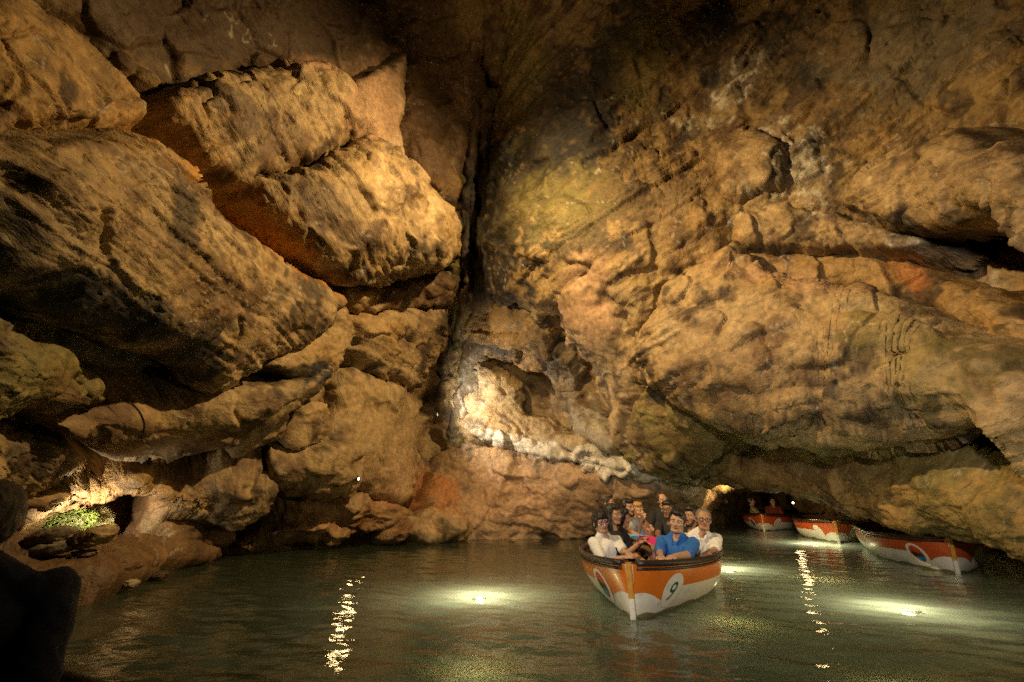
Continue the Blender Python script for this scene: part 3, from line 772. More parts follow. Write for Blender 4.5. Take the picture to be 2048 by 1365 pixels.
def tube_mesh(path, rad, seg=10, closed=False, flat=(1, 1)):
    path = np.asarray(path, float); n = len(path)
    t = np.gradient(path, axis=0); t /= np.linalg.norm(t, axis=1, keepdims=True) + 1e-9
    up = np.tile([0, 0, 1.0], (n, 1)); k = np.abs((t * up).sum(1)) > 0.95; up[k] = [1, 0, 0]
    a = np.cross(t, up); a /= np.linalg.norm(a, axis=1, keepdims=True); b = np.cross(a, t)
    rad = np.broadcast_to(rad, n)
    th = np.linspace(0, 2 * np.pi, seg, endpoint=False)
    V = path[:, None] + rad[:, None, None] * (flat[0] * np.cos(th)[None, :, None] * a[:, None] + flat[1] * np.sin(th)[None, :, None] * b[:, None])
    idx = np.arange(n * seg).reshape(n, seg)
    F = np.stack([idx[:-1], np.roll(idx[:-1], -1, 1), np.roll(idx[1:], -1, 1), idx[1:]], -1).reshape(-1, 4)
    V = V.reshape(-1, 3)
    V = np.concatenate([V, path[[0, -1]]]); c0, c1 = len(V) - 2, len(V) - 1
    caps = [(idx[0, (k + 1) % seg], idx[0, k], c0, c0) for k in range(seg)] + [(idx[-1, k], idx[-1, (k + 1) % seg], c1, c1) for k in range(seg)]
    F3 = [tuple(f) for f in F] + [c[:3] for c in caps]
    me = bpy.data.meshes.new('tube'); me.from_pydata(V.tolist(), [], F3); me.polygons.foreach_set('use_smooth', [True] * len(me.polygons)); me.update()
    return me

def boat(bow, dirb, number, paint, nmat, label, emblem_side=-1):
    """bow: water point of the stem; dirb: unit vector from bow to stern"""
    dx, dy = dirb; n = math.hypot(dx, dy); dx, dy = dx / n, dy / n
    yaw = math.atan2(-dy, -dx)
    c = (bow[0] + dx * BL / 2, bow[1] + dy * BL / 2, 0)
    root = empty('boat', c, yaw)
    tag(root, label, 'boat', 'tour boats of the cave')
    su = np.concatenate([np.linspace(0, 0.08, 14)[:-1], np.linspace(0.08, 0.9, 48), np.linspace(0.9, 1, 16)[1:]])
    for side in (1, -1):
        tt = np.linspace(0, 1, 22)
        S, T = np.meshgrid(su, tt)
        Z = z_gun(S) - T * (z_gun(S) + BDR)
        pair_mesh('hull_side', hull(side, S, Z), len(tt), len(su), side, M_WH, root)
        pair_mesh('inner_hull', hull(side, S, Z, 0.035) + [0, 0, 0.01], len(tt), len(su), -side, M_WOOD, root)
        # coloured band, a paint layer of its own with its curved lower edge
        u = np.concatenate([np.linspace(0.03, 0.615, 22), np.linspace(0.625, _arc[-1] * 0.985, 60)])
        s = s_at(u); k = np.linspace(0, 1, 8)[:, None]
        Zb = z_gun(s)[None] * (1 - k) + band_z(u)[None] * k
        pair_mesh('colour_band', hull_out(side, np.broadcast_to(s, Zb.shape), Zb, 0.004), 8, len(u), side, paint, root)
        ug = np.linspace(0.02, _arc[-1] * 0.985, 90); kk = np.linspace(0, 1, 4)[:, None]; top = 0.035 + 0.022 * np.sin(ug * 9) * np.sin(ug * 3.7)
        Zg = top[None] * (1 - kk) - 0.06 * kk
        pair_mesh('waterline_stain', hull_out(side, np.broadcast_to(s_at(ug), Zg.shape), Zg, 0.0035), 4, len(ug), side, M_GRIME, root)
        # roundel
        V, F = disc_pts(0.62, 0.24, 0.19 if side == emblem_side else 0.165, 0.185)
        rd = decal('roundel', V, F, side, 0.008, M_WH, root)
        if side == emblem_side:
            V, F = disc_pts(0.62, 0.255, 0.125, 0.135)
            decal('emblem_disc', V, F, side, 0.011, M_EMR, rd)
            cs = lambda pts: poly2([(0.62 + side * x * 1.32, 0.255 + y) for x, y in pts])
            V, F = cs([(-.085,-.05),(-.075,.045),(-.05,.02),(-.035,.06),(-.015,.015),(.01,.03),(.03,-.01),(.05,.035),(.07,-.005),(.085,-.05),(.04,-.06),(-.03,-.055)])
            decal('emblem_mountain', V, F if side > 0 else F[:, ::-1], side, 0.014, M_EMK, rd)
            V, F = cs([(-.06,-.085),(-.03,-.05),(.0,-.06),(.03,-.02),(.05,-.045),(.088,-.04),(.07,-.085),(.045,-.112),(.015,-.126),(-.02,-.124),(-.045,-.108)])
            decal('emblem_water', V, F if side > 0 else F[:, ::-1], side, 0.016, M_EMB, rd)
        elif number and not (emblem_side == 0 and side < 0):
            V, F = text2(number, 0.27, 0.25)
            V = V.copy()
            V[:, 0] = 0.62 + side * V[:, 0]; V[:, 1] = 0.235 + V[:, 1] * 1.05
            decal('number', V, F, side, 0.012, nmat, rd)
        # gunwale
        sg = np.linspace(0.006, 0.997, 90)
        pth = hull(side, sg, z_gun(sg)); pth[:, 2] += 0.012
        link('gunwale', tube_mesh(pth, 0.042, 10, flat=(1.0, 0.8)), M_RUB, root)
        pth2 = hull_out(side, sg, z_gun(sg) - 0.045, 0.008)
        link('rub_rail', tube_mesh(pth2, 0.016, 8), M_RUB, root)
    # stem post
    for nm, z0, z1, m_ in (('stem_cap', 0.21, 0.565, M_YEL), ('stem_post', -0.2, 0.21, M_WH)):
        zz = np.linspace(z0, z1, 10); ctr = hull(1, np.zeros(10), zz); ctr[:, 1] = 0
        bm = bmesh.new(); rings = []
        for q in ctr:
            rings.append([bm.verts.new((q[0] + a, b, q[2])) for a, b in ((-0.06, -0.034), (0.022, -0.03), (0.03, -0.02), (0.03, 0.02), (0.022, 0.03), (-0.06, 0.034))])
        for a, b in zip(rings[:-1], rings[1:]):
            for k in range(6):
                bm.faces.new((a[k], a[(k + 1) % 6], b[(k + 1) % 6], b[k]))
        bm.faces.new(rings[0][::-1]); bm.faces.new(rings[-1])
        bm_obj(nm, bm, m_, root)
    # mooring rope coiled on the bow and hanging from a ring
    a = np.linspace(0, 1, 60)
    rp = np.stack([BL / 2 - 0.42 + 0.12 * np.cos(a * 14), 0.12 * np.sin(a * 14), 0.40 + 0.06 * a], -1)
    link('mooring_rope', tube_mesh(rp, 0.014, 6), M_ROPE, root)
    # floor boards and benches
    sf = np.linspace(0.05, 0.95, 40); yf = hull(1, sf, -0.12)[:, 1] - 0.04
    Vf = np.concatenate([np.stack([BL / 2 - sf * BL, yf, np.full(40, -0.12)], -1), np.stack([BL / 2 - sf * BL, -yf, np.full(40, -0.12)], -1)])
    Ff = np.stack([np.arange(39), np.arange(1, 40), np.arange(41, 80), np.arange(40, 79)], -1)
    link('floor', mesh_np('floor', Vf, Ff), M_WOOD, root)
    for side in (1, -1):
        sb = np.linspace(0.16, 0.93, 34); yo = hull(1, sb, 0.1)[:, 1] - 0.045; yi = np.maximum(yo - 0.34, 0.02)
        xb = BL / 2 - sb * BL; z1 = np.full(34, 0.12); z0 = z1 - 0.04
        V4 = np.stack([np.stack([xb, side * yo, z1], -1), np.stack([xb, side * yi, z1], -1), np.stack([xb, side * yi, z0], -1), np.stack([xb, side * yo, z0], -1), np.stack([xb, side * yo, z1], -1)])
        link('bench', mesh_np('bench', V4.reshape(-1, 3), grid_faces(5, 34), smooth=False), M_WOOD, root)
    return root

BOAT9 = boat((1.32, 5.62), (.375, .927), '9', M_OR, M_GRN, 'orange and white boat numbered 9 full of people')
BOAT11 = boat((8.99, 17.5), (.58, .815), '11', M_RD, M_BKN, 'far orange and white boat numbered 11 with two people')
boat((8.89, 13.47), (.50, .866), '7', M_RD, M_BKN, 'empty moored boat between boat 11 and the rightmost boat', emblem_side=0)
boat((7.5, 8.5), (.50, .866), '', M_RD, M_BKN, 'rightmost moored boat with its bow under the low rock lip')

boat((-3.14, 2.42), (.74, -.67), '', M_OR, M_GRN, 'boat under the person in the navy shirt at the viewpoint')
# ------------------------------------------------------------------ people
PS = 1.24
def skin_mat(name, c):
    m = mat(name, c, 0.5, noise=0.12, nscale=20)
    m.node_tree.nodes['Principled BSDF'].inputs['Subsurface Weight'].default_value = 0.12
    m.node_tree.nodes['Principled BSDF'].inputs['Subsurface Radius'].default_value = (0.01, 0.004, 0.002)
    return m
SK_L = skin_mat('skin_light', (0.50, 0.29, 0.19)); SK_M = skin_mat('skin_tanned', (0.40, 0.21, 0.125)); SK_D = skin_mat('skin_brown', (0.27, 0.135, 0.075))
H_BK = mat('hair_black', (0.012, 0.009, 0.008), 0.5, bump=0.5, bscale=90); H_BR = mat('hair_brown', (0.05, 0.025, 0.014), 0.5, bump=0.5, bscale=90)
H_GY = mat('hair_grey', (0.14, 0.12, 0.10), 0.6, bump=0.5, bscale=90); H_BL = mat('hair_blond', (0.50, 0.27, 0.09), 0.45, noise=0.3, nscale=30, bump=0.5, bscale=90)
C_WH = mat('white_cotton', (0.70, 0.68, 0.66), 0.85, bump=0.4, bscale=14); C_BL = mat('blue_cotton', (0.02, 0.13, 0.46), 0.8, noise=0.25, nscale=12, bump=0.4, bscale=16)
C_BK = mat('black_cotton', (0.014, 0.013, 0.016), 0.8, bump=0.4, bscale=14); C_NV = mat('navy_cotton', (0.012, 0.016, 0.045), 0.85, bump=0.5, bscale=10)
C_GY = mat('grey_cotton', (0.42, 0.43, 0.47), 0.85, bump=0.4, bscale=14); C_OL = mat('khaki_cotton', (0.30, 0.25, 0.15), 0.85, bump=0.4, bscale=14); C_RD = mat('dark_red_cotton', (0.20, 0.03, 0.03), 0.85, bump=0.4, bscale=14)
C_DN = mat('denim', (0.03, 0.05, 0.11), 0.85, bump=0.3, bscale=30); C_TN = mat('brown_shorts', (0.13, 0.08, 0.05), 0.85, bump=0.3, bscale=20); C_PK = mat('rose_cotton', (0.45, 0.22, 0.17), 0.85, bump=0.3, bscale=20)
def pattern_mat():
    m = mat('patterned_cotton', (0.5, 0.4, 0.35), 0.85)
    nt = m.node_tree; tc = nt.nodes.new('ShaderNodeTexCoord'); v = nt.nodes.new('ShaderNodeTexVoronoi'); v.inputs['Scale'].default_value = 26
    nt.links.new(tc.outputs['Object'], v.inputs['Vector'])
    cr = nt.nodes.new('ShaderNodeValToRGB'); cr.color_ramp.interpolation = 'CONSTANT'; cr.color_ramp.elements[0].color = (0.55, 0.5, 0.47, 1); cr.color_ramp.elements[1].color = (0.015, 0.012, 0.012, 1); cr.color_ramp.elements[1].position = 0.38
    nt.links.new(v.outputs['Distance'], cr.inputs[0]); nt.links.new(cr.outputs[0], nt.nodes['Principled BSDF'].inputs['Base Color'])
    return m
C_PT = pattern_mat()
M_EYE = mat('eye_white', (0.7, 0.67, 0.62), 0.3); M_IRI = mat('iris', (0.02, 0.012, 0.008), 0.25); M_LIP = mat('lips', (0.33, 0.11, 0.085), 0.5)
M_FRP = mat('purple_glasses', (0.16, 0.05, 0.32), 0.3); M_FRK = mat('dark_glasses', (0.02, 0.018, 0.018), 0.3); M_SHOE = mat('shoe', (0.03, 0.03, 0.035), 0.6)
M_BEARD = mat('beard', (0.03, 0.018, 0.012), 0.8)

class Blob:
    """tapered limbs and ellipsoids fused into one continuous skin"""
    def __init__(s):
        s.bm = bmesh.new()
    def cap(s, a, b, r0, r1, seg=14):
        a, b = Vector(a), Vector(b); d = b - a; L = d.length
        if L < 1e-5:
            return s.ell(a, (r0, r0, r0))
        q = d.to_track_quat('Z', 'Y').to_matrix()
        prof = [(r0 * math.cos(t), -r0 * math.sin(t)) for t in (1.45, 1.1, 0.7, 0.3)] + [(r0 + (r1 - r0) * k / 4, L * k / 4) for k in range(5)] + [(r1 * math.cos(t), L + r1 * math.sin(t)) for t in (0.3, 0.7, 1.1, 1.45)]
        rings = [[s.bm.verts.new(a + q @ Vector((r * math.cos(2 * math.pi * k / seg), r * math.sin(2 * math.pi * k / seg), z))) for k in range(seg)] for r, z in prof]
        for x, y in zip(rings[:-1], rings[1:]):
            for k in range(seg):
                s.bm.faces.new((x[k], x[(k + 1) % seg], y[(k + 1) % seg], y[k]))
        s.bm.faces.new(rings[0][::-1]); s.bm.faces.new(rings[-1])
    def ell(s, c, r, rot=None):
        M = Matrix.Translation(c) @ (rot.to_4x4() if rot else Matrix()) @ Matrix.Diagonal((*r, 1))
        bmesh.ops.create_icosphere(s.bm, subdivisions=3, radius=1, matrix=M)
    def mesh(s, vox, smooth=6):
        me = bpy.data.meshes.new('blob'); bmesh.ops.recalc_face_normals(s.bm, faces=s.bm.faces); s.bm.to_mesh(me); s.bm.free()
        o = bpy.data.objects.new('blob_tmp', me); COL.objects.link(o)
        r = o.modifiers.new('r', 'REMESH'); r.mode = 'VOXEL'; r.voxel_size = vox; r.use_smooth_shade = True
        w = o.modifiers.new('s', 'SMOOTH'); w.iterations = smooth; w.factor = 0.5
        bpy.context.view_layer.update()
        out = bpy.data.meshes.new_from_object(o.evaluated_get(bpy.context.evaluated_depsgraph_get()))
        bpy.data.objects.remove(o); bpy.data.meshes.remove(me)
        out.polygons.foreach_set('use_smooth', [True] * len(out.polygons))
        return out

def person(label, head, yaw, skin, hair, hstyle, shirt, legs=C_TN, hands=None, hyaw=0.0, hpitch=0.0, lean=0.12, glasses=None, vox=0.010, beard=None, sleeve=0.62, collar=False,
           scale=PS, group='people in boat 9', bare_legs=True, side=0.0, bust=0.0, legless=False, width=1.0, boat_in=None, elbow=.55):
    """head: world point of the head centre; yaw: degrees, 0 faces the viewpoint; hands: two world points (own right, own left)"""
    psi = math.radians(yaw)
    Rz = Matrix.Rotation(psi, 3, 'Z')
    HZ = 0.685
    legyaw = 0.0
    if boat_in is not None:
        # sit on the bench: hips inside the hull, the trunk leans from there to the head
        bx, by, byaw = boat_in
        cb, sb_ = math.cos(byaw), math.sin(byaw)
        wx, wy = head[0] - bx, head[1] - by
        u, v = wx * cb + wy * sb_, -wx * sb_ + wy * cb
        lim = float(np.interp(u, [-2.2, -1.4, 0.6, 1.3, 1.9], [0.25, 0.55, 0.55, 0.40, 0.18]))
        fx_, fy_ = math.sin(psi), -math.cos(psi)
        u2, v2 = u - (fx_ * cb + fy_ * sb_) * lean * HZ * scale, v - (-fx_ * sb_ + fy_ * cb) * lean * HZ * scale
        v2 = max(-lim, min(lim, v2)); u2 = min(u2, 1.55)
        hipw = Vector((bx + u2 * cb - v2 * sb_, by + u2 * sb_ + v2 * cb, 0))
        lv = Rz.inverted() @ (Vector((head[0], head[1], 0)) - hipw) / (scale * HZ)
        side, lean = lv.x, -lv.y - 0.02
        sgn = -1 if v2 > 0 else 1           # knees point across the boat and a little aft
        kd = Vector((-cb * .35 - sb_ * sgn, -sb_ * .35 + cb * sgn, 0))
        kl = Rz.inverted() @ kd
        legyaw = math.atan2(kl.x, -kl.y)
    hc = Vector((side * HZ, -lean * HZ - 0.015, HZ))
    loc = Vector(head) - Rz @ (hc * scale)
    root = empty('person', loc, psi)
    root.scale = (scale,) * 3
    tag(root, label, 'person', group)
    def lc(w):
        return (Rz.inverted() @ (Vector(w) - loc)) / scale
    def T(x, y, z):
        return Vector((x * width + side * z, y - lean * z, z))
    B = Blob(); S = Blob()
    # shirt
    S.ell(T(0, 0.01, .10), (.172 * width, .128, .13)); S.ell(T(0, 0.0, .24), (.158 * width, .118, .16)); S.ell(T(0, 0, .38), (.178 * width, .125 + bust * .3, .15)); S.cap(T(-.13, .01, .47), T(.13, .01, .47), .068, .068)
    S.cap(T(-.10, .01, .485), T(-.02, .01, .56), .055, .05); S.cap(T(.10, .01, .485), T(.02, .01, .56), .055, .05)
    if bust:
        S.ell(T(-.07, -.10, .34), (.075, .06, .07)); S.ell(T(.07, -.10, .34), (.075, .06, .07))
    B.cap(T(0, 0, .44), T(0, 0, .52), .09, .062)
    B.cap(T(0, .0, .5), hc + Vector((0, .02, -.06)), .056, .052)
    # arms with hands
    hands = hands or [Rz @ (Vector((-.13, -.36, .16)) * scale) + loc, Rz @ (Vector((.13, -.36, .16)) * scale) + loc]
    arms = []
    for sg, hw in zip((-1, 1), hands):
        sh = T(sg * .172, .005, .475); h = lc(hw); d = h - sh; L = d.length; ua, fa = .285, .255
        if L > ua + fa - .01:
            h = sh + d.normalized() * (ua + fa - .01); d = h - sh; L = d.length
        k = (ua * ua - fa * fa + L * L) / (2 * L); hh = math.sqrt(max(ua * ua - k * k, 0))
        pole = Vector((sg * elbow, .25, -1)); pole -= d * (pole.dot(d) / d.dot(d)); pole.normalize()
        el = sh + d.normalized() * k + pole * hh
        B.cap(sh, el, .05, .040); B.cap(el, h, .041, .028)
        S.cap(sh, sh + (el - sh) * sleeve, .066, .062)
        f = (h - el).normalized(); sd = f.cross(Vector((0, 0, 1)))
        sd = sd.normalized() if sd.length > .1 else Vector((1, 0, 0))
        up = sd.cross(f)
        pc = h + f * .045
        B.cap(h, pc + f * .015 + sd * .018, .024, .017); B.cap(h, pc + f * .015 - sd * .018, .024, .017)
        for i, (o_, ln) in enumerate(((-.030, .055), (-.010, .068), (.010, .064), (.029, .048))):
            b0 = pc + f * .025 + sd * o_; b1 = b0 + f * ln * .55 - up * .008; b2 = b1 + f * ln * .35 - up * .026
            B.cap(b0, b1, .0098, .009, 8); B.cap(b1, b2, .009, .008, 8)
        t0 = h + f * .02 - sd * sg * .022; t1 = t0 - sd * sg * .026 + f * .028 - up * .006; t2 = t1 + f * .028 - up * .012
        B.cap(t0, t1, .013, .011, 8); B.cap(t1, t2, .011, .009, 8)
        arms.append((sh, el, h))
    # head
    Rh = Matrix.Rotation(math.radians(hyaw), 3, 'Z') @ Matrix.Rotation(math.radians(hpitch), 3, 'X') @ Matrix.Rotation(math.radians(((sum(map(ord, label)) * 7) % 19) - 9), 3, 'Y')
    HS = 1.02
    def H(x, y, z):
        return hc + Rh @ (Vector((x, y, z)) * HS)
    def he(b, c, r):
        b.ell(H(*c), tuple(k * HS for k in r), Rh)
    he(B, (0, .012, .025), (.076, .095, .092)); he(B, (0, -.022, -.035), (.062, .068, .075)); B.cap(H(-.03, -.052, -.085), H(.03, -.052, -.085), .026, .026)
    he(B, (0, -.066, -.088), (.026, .024, .022)); he(B, (-.042, -.058, -.018), (.026, .026, .024)); he(B, (.042, -.058, -.018), (.026, .026, .024))
    B.cap(H(-.045, -.074, .028), H(.045, -.074, .028), .015, .015)
    B.cap(H(0, -.084, .015), H(0, -.106, -.026), .010, .0135); he(B, (-.013, -.092, -.030), (.011, .011, .009)); he(B, (.013, -.092, -.030), (.011, .011, .009))
    he(B, (-.078, .012, -.008), (.010, .018, .030)); he(B, (.078, .012, -.008), (.010, .018, .030))
    # legs
    if not legless:
        P = Blob()
        for sg in (-1, 1):
            RL = Matrix.Rotation(legyaw, 3, 'Z'); hp = RL @ Vector((sg * .09, -.02, .02)); kn = RL @ Vector((sg * .11, -.38, .08)); an = RL @ Vector((sg * .10, -.36, -.20))
            if bare_legs:
                P.cap(hp, hp + (kn - hp) * .8, .088, .074)
                B.cap(hp + (kn - hp) * .7, kn, .062, .054); B.cap(kn, an, .053, .037)
            else:
                P.cap(hp, kn, .088, .066); P.cap(kn, an, .064, .048)
            fo = RL @ Vector((0, -1, 0))
            if bare_legs:
                B.cap(an, an + fo * .12 + Vector((0, 0, -.04)), .035, .028)
            bs = Blob(); bs.cap(an - fo * .02 + Vector((0, 0, -.045)), an + fo * .15 + Vector((0, 0, -.055)), .043, .038); bs.cap(an - fo * .02 + Vector((0, 0, -.02)), an + fo * .02, .042, .042)
            link('shoe', bs.mesh(0.016, 2), M_SHOE, root)
        link('trousers', P.mesh(0.016, 3), legs, root)
    body = link('body', B.mesh(vox, 3), skin, root)
    sm = S.mesh(max(vox, .011), 4)
    # cloth folds: small creases in the shirt mesh
    n = len(sm.vertices); co = np.empty(n * 3, np.float32); sm.vertices.foreach_get('co', co); no = np.empty(n * 3, np.float32); sm.vertices.foreach_get('normal', no)
    co = co.reshape(-1, 3); no = no.reshape(-1, 3)
    q = co * [9, 9, 5] + np.array(head) * 3
    co += no * (0.02 * (ridged(q, 3, 3) - .6))[:, None]
    sm.vertices.foreach_set('co', co.ravel()); sm.update()
    sh_o = link('shirt', sm, shirt, root)
    # eyes, mouth
    for sg in (-1, 1):
        e = Blob(); e.ell(H(sg * .031, -.079, .006), (.0135, .008, .0075), Rh); eo = link('eye', e.mesh(.003, 1), M_EYE, body)
        e = Blob(); e.ell(H(sg * .031, -.085, .006), (.007, .004, .007), Rh); link('iris', e.mesh(.002, 1), M_IRI, body)
        e = Blob(); e.cap(H(sg * .016, -.0885, .026), H(sg * .048, -.080, .027), .0045, .004, 8); link('eyebrow', e.mesh(.003, 1), hair, body)
    e = Blob(); e.cap(H(-.020, -.087, -.058), H(0, -.092, -.057), .006, .007, 8); e.cap(H(.020, -.087, -.058), H(0, -.092, -.057), .006, .007, 8); link('mouth', e.mesh(.003, 1), M_LIP, body)
    # hair
    Hr = Blob()
    if hstyle in ('short', 'long', 'bob', 'bun', 'fringe'):
        he(Hr, (0, .028, .052), (.088, .096, .082)); he(Hr, (0, .055, .0), (.082, .068, .085)); he(Hr, (0, -.035, .092), (.066, .058, .034))
        for sg in (-1, 1):
            he(Hr, (sg * .071, .012, .035), (.018, .042, .05))
    if hstyle == 'thin':
        he(Hr, (0, .030, .045), (.084, .092, .078)); he(Hr, (0, .055, 0), (.079, .062, .075))
        for sg in (-1, 1):
            he(Hr, (sg * .070, .012, .03), (.014, .035, .04))
    if hstyle == 'fringe':
        he(Hr, (0, -.055, .070), (.070, .045, .038)); Hr.cap(H(-.07, -.03, .04), H(-.072, -.02, -.02), .024, .014); Hr.cap(H(.07, -.03, .04), H(.072, -.02, -.02), .024, .014); he(Hr, (0, .06, -.05), (.075, .05, .06))
    if hstyle == 'bob':
        for sg in (-1, 1):
            Hr.cap(H(sg * .075, .01, .04), H(sg * .07, .03, -.07), .032, .026)
        he(Hr, (0, .07, -.03), (.08, .055, .085)); he(Hr, (0, -.045, .082), (.06, .045, .03))
    if hstyle == 'long':
        for sg in (-1, 1):
            Hr.cap(H(sg * .072, .0, .05), H(sg * .082, .01, -.08), .030, .034); Hr.cap(H(sg * .082, .01, -.08), H(sg * .085, -.03, -.27), .036, .024)
        Hr.cap(H(0, .07, .0), H(0, .08, -.25), .07, .06)
    if hstyle == 'bun':
        he(Hr, (0, .125, .045), (.042, .042, .042)); Hr.cap(H(0, .07, -.02), H(0, .1, -.16), .05, .03)
    hm = Hr.mesh(.0075, 1)
    n = len(hm.vertices); co = np.empty(n * 3, np.float32); hm.vertices.foreach_get('co', co); no = np.empty(n * 3, np.float32); hm.vertices.foreach_get('normal', no)
    co = co.reshape(-1, 3); no = no.reshape(-1, 3)
    co += no * (0.009 * ridged(co * [55, 55, 14] + len(label), 2, 5) - 0.004 + 0.012 * fbm(co * 16 + len(label), 2, 8))[:, None]
    hm.vertices.foreach_set('co', co.ravel()); hm.update()
    link('hair', hm, hair, root)
    if beard:
        Bd = Blob(); Bd.cap(H(-.055, -.035, -.05), H(-.03, -.066, -.098), .02, .02); Bd.cap(H(.055, -.035, -.05), H(.03, -.066, -.098), .02, .02); Bd.cap(H(-.03, -.066, -.1), H(.03, -.066, -.1), .022, .022); Bd.cap(H(-.022, -.090, -.047), H(.022, -.090, -.047), .006, .006)
        link('beard', Bd.mesh(.006, 2), beard, root)
    if glasses:
        gr = []
        for sg in (-1, 1):
            th = np.linspace(0, 2 * np.pi, 19)
            pth = [tuple(H(sg * .032 + .025 * math.cos(t), -.099, .004 + .018 * math.sin(t))) for t in th]
            link('lens_frame', tube_mesh(pth, .0032, 6), glasses, root)
            link('temple', tube_mesh([tuple(H(sg * .057, -.099, .008)), tuple(H(sg * .078, -.07, .008)), tuple(H(sg * .082, .01, .008))], .003, 6), glasses, root)
        link('nose_bridge', tube_mesh([tuple(H(-.008, -.1, .008)), tuple(H(0, -.104, .011)), tuple(H(.008, -.1, .008))], .003, 6), glasses, root)
    if collar:
        Cb = Blob()
        for sg in (-1, 1):
            Cb.cap(T(sg * .065, .05, .545), T(sg * .05, -.06, .525), .016, .014); Cb.cap(T(sg * .05, -.06, .525), T(sg * .02, -.105, .47), .016, .010)
        Cb.cap(T(-.065, .05, .545), T(.065, .05, .545), .016, .016)
        link('collar', Cb.mesh(.007, 2), shirt, root)
    root['_arms'] = 0
    del root['_arms']
    return root, sh_o, arms, (T, H, lc)

def project_on(ob, pts, depth, name, m, parent):
    """flat print laid on the front of a shirt (local x, z outline)"""
    from mathutils.bvhtree import BVHTree
    me = ob.data
    bv = BVHTree.FromPolygons([v.co for v in me.vertices], [p.vertices for p in me.polygons])
    V, F = poly2(pts)
    out = []
    for x, z in V:
        hit = bv.ray_cast(Vector((x, -1, z)), Vector((0, 1, 0)))
        c = hit[0] if hit[0] is not None else Vector((x, -.15, z))
        out.append((c.x, c.y - depth, c.z))
    link(name, mesh_np(name, np.array(out), F), m, parent)

A = lambda px, py, Y: tuple(at(px, py, Y))
PE = {}
B9 = (BOAT9.location.x, BOAT9.location.y, BOAT9.rotation_euler.z)
B11 = (BOAT11.location.x, BOAT11.location.y, BOAT11.rotation_euler.z)
PE['kid'] = person('child in white T-shirt with cat print and purple glasses', A(1201, 1046, 6.95), 28, SK_L, H_BK, 'fringe', C_WH, hands=[A(1246, 1116, 6.45), A(1268, 1120, 6.2)], hyaw=-12, glasses=M_FRP, vox=.007, lean=.1, scale=1.17, sleeve=.75, boat_in=B9)
cat = [(-.035,.30),(-.03,.34),(-.045,.40),(-.025,.375),(.0,.38),(.02,.405),(.024,.355),(.018,.33),(.038,.29),(.034,.23),(.0,.215),(-.034,.23)]
project_on(PE['kid'][1], [(x * 1.4 - .015, z + .03) for x, z in cat], .004, 'cat_print', M_BKN, PE['kid'][1])
PE['longhair'] = person('woman with long dark hair close behind the child in glasses', A(1226, 1030, 7.55), 40, SK_M, H_BK, 'long', C_BK, hyaw=5, lean=.1, boat_in=B9)
PE['bun'] = person('woman with dark hair in a bun, tallest on the left side', A(1214, 1006, 8.7), 60, SK_M, H_BR, 'bun', C_GY, hyaw=10, lean=.05, boat_in=B9)
PE['profile'] = person('woman in patterned sleeveless top with short dark hair, seen in profile', A(1244, 1037, 7.9), 72, SK_M, H_BK, 'bob', C_PT, hands=[A(1275, 1090, 7.4), A(1284, 1082, 7.6)], hyaw=18, lean=.12, vox=.008, sleeve=.12, bust=.06, boat_in=B9)
PE['beard'] = person('bearded man in grey and blue T-shirt beside the blonde girl', A(1256, 1016, 8.9), 35, SK_M, H_BK, 'short', C_GY, hyaw=-5, beard=M_BEARD, lean=.08, boat_in=B9)
PE['blond'] = person('blonde long haired girl raising one hand to her chin', A(1275, 1022, 9.3), 30, SK_L, H_BL, 'long', C_PK, hands=[A(1283, 1041, 9.0), A(1300, 1085, 8.9)], hyaw=0, lean=.1, boat_in=B9)
PE['guide'] = person('boatman in black shirt at the stern, highest of all', A(1325, 1001, 10.1), -5, SK_L, H_BR, 'thin', C_BK, legs=C_GY, hands=[A(1312, 1062, 9.7), A(1329, 1050, 9.6)], hyaw=10, lean=.1, bare_legs=False)
PE['shade'] = person('man in black shirt in front of the standing boatman', A(1337, 1020, 8.6), -35, SK_D, H_BK, 'short', C_BK, hands=[A(1318, 1082, 8.0), A(1327, 1086, 8.0)], hyaw=-10, glasses=M_FRK, lean=.18, boat_in=B9)
PE['darkbeard'] = person('dark haired bearded man between the blue and the white shirt', A(1384, 1033, 7.75), -50, SK_M, H_BK, 'short', C_BK, hyaw=-15, beard=M_BEARD, lean=.1, boat_in=B9)
PE['white'] = person('man in white polo shirt and glasses on the right', A(1407, 1040, 7.15), -8, SK_M, H_GY, 'thin', C_WH, hands=[A(1372, 1112, 6.6), A(1408, 1118, 6.45)], hyaw=-6, glasses=M_FRK, vox=.008, collar=True, lean=.08, sleeve=.8, width=1.08, boat_in=B9)
PE['blue'] = person('man in bright blue polo shirt leaning on the gunwale', A(1354, 1044, 6.6), -38, SK_L, H_BK, 'short', C_BL, hands=[A(1322, 1118, 6.1), A(1334, 1123, 5.9)], hyaw=12, vox=.007, collar=True, lean=.16, sleeve=.8, boat_in=B9)
# far boat
person('man in khaki shirt on the left of boat 11', A(1502, 1003, 18.6), 60, SK_M, H_BK, 'short', C_OL, group='people in boat 11', vox=.014, boat_in=B11)
person('man in dark red shirt and glasses leaning sideways in boat 11', A(1545, 1003, 18.6), -20, SK_L, H_BK, 'short', C_RD, group='people in boat 11', vox=.014, glasses=M_FRK, side=-.35, hpitch=0, boat_in=B11)
# nearest person, seen from behind
person('person in dark navy shirt seen from behind in the lower left corner', A(-26, 1046, 1.95), 222, SK_L, H_GY, 'thin', C_NV, group='person beside the viewpoint', vox=.009, lean=.05, sleeve=.95, hands=[A(20, 1530, 1.75), A(-160, 1430, 2.6)], elbow=.05, width=1.2, legs=C_DN, bare_legs=False)
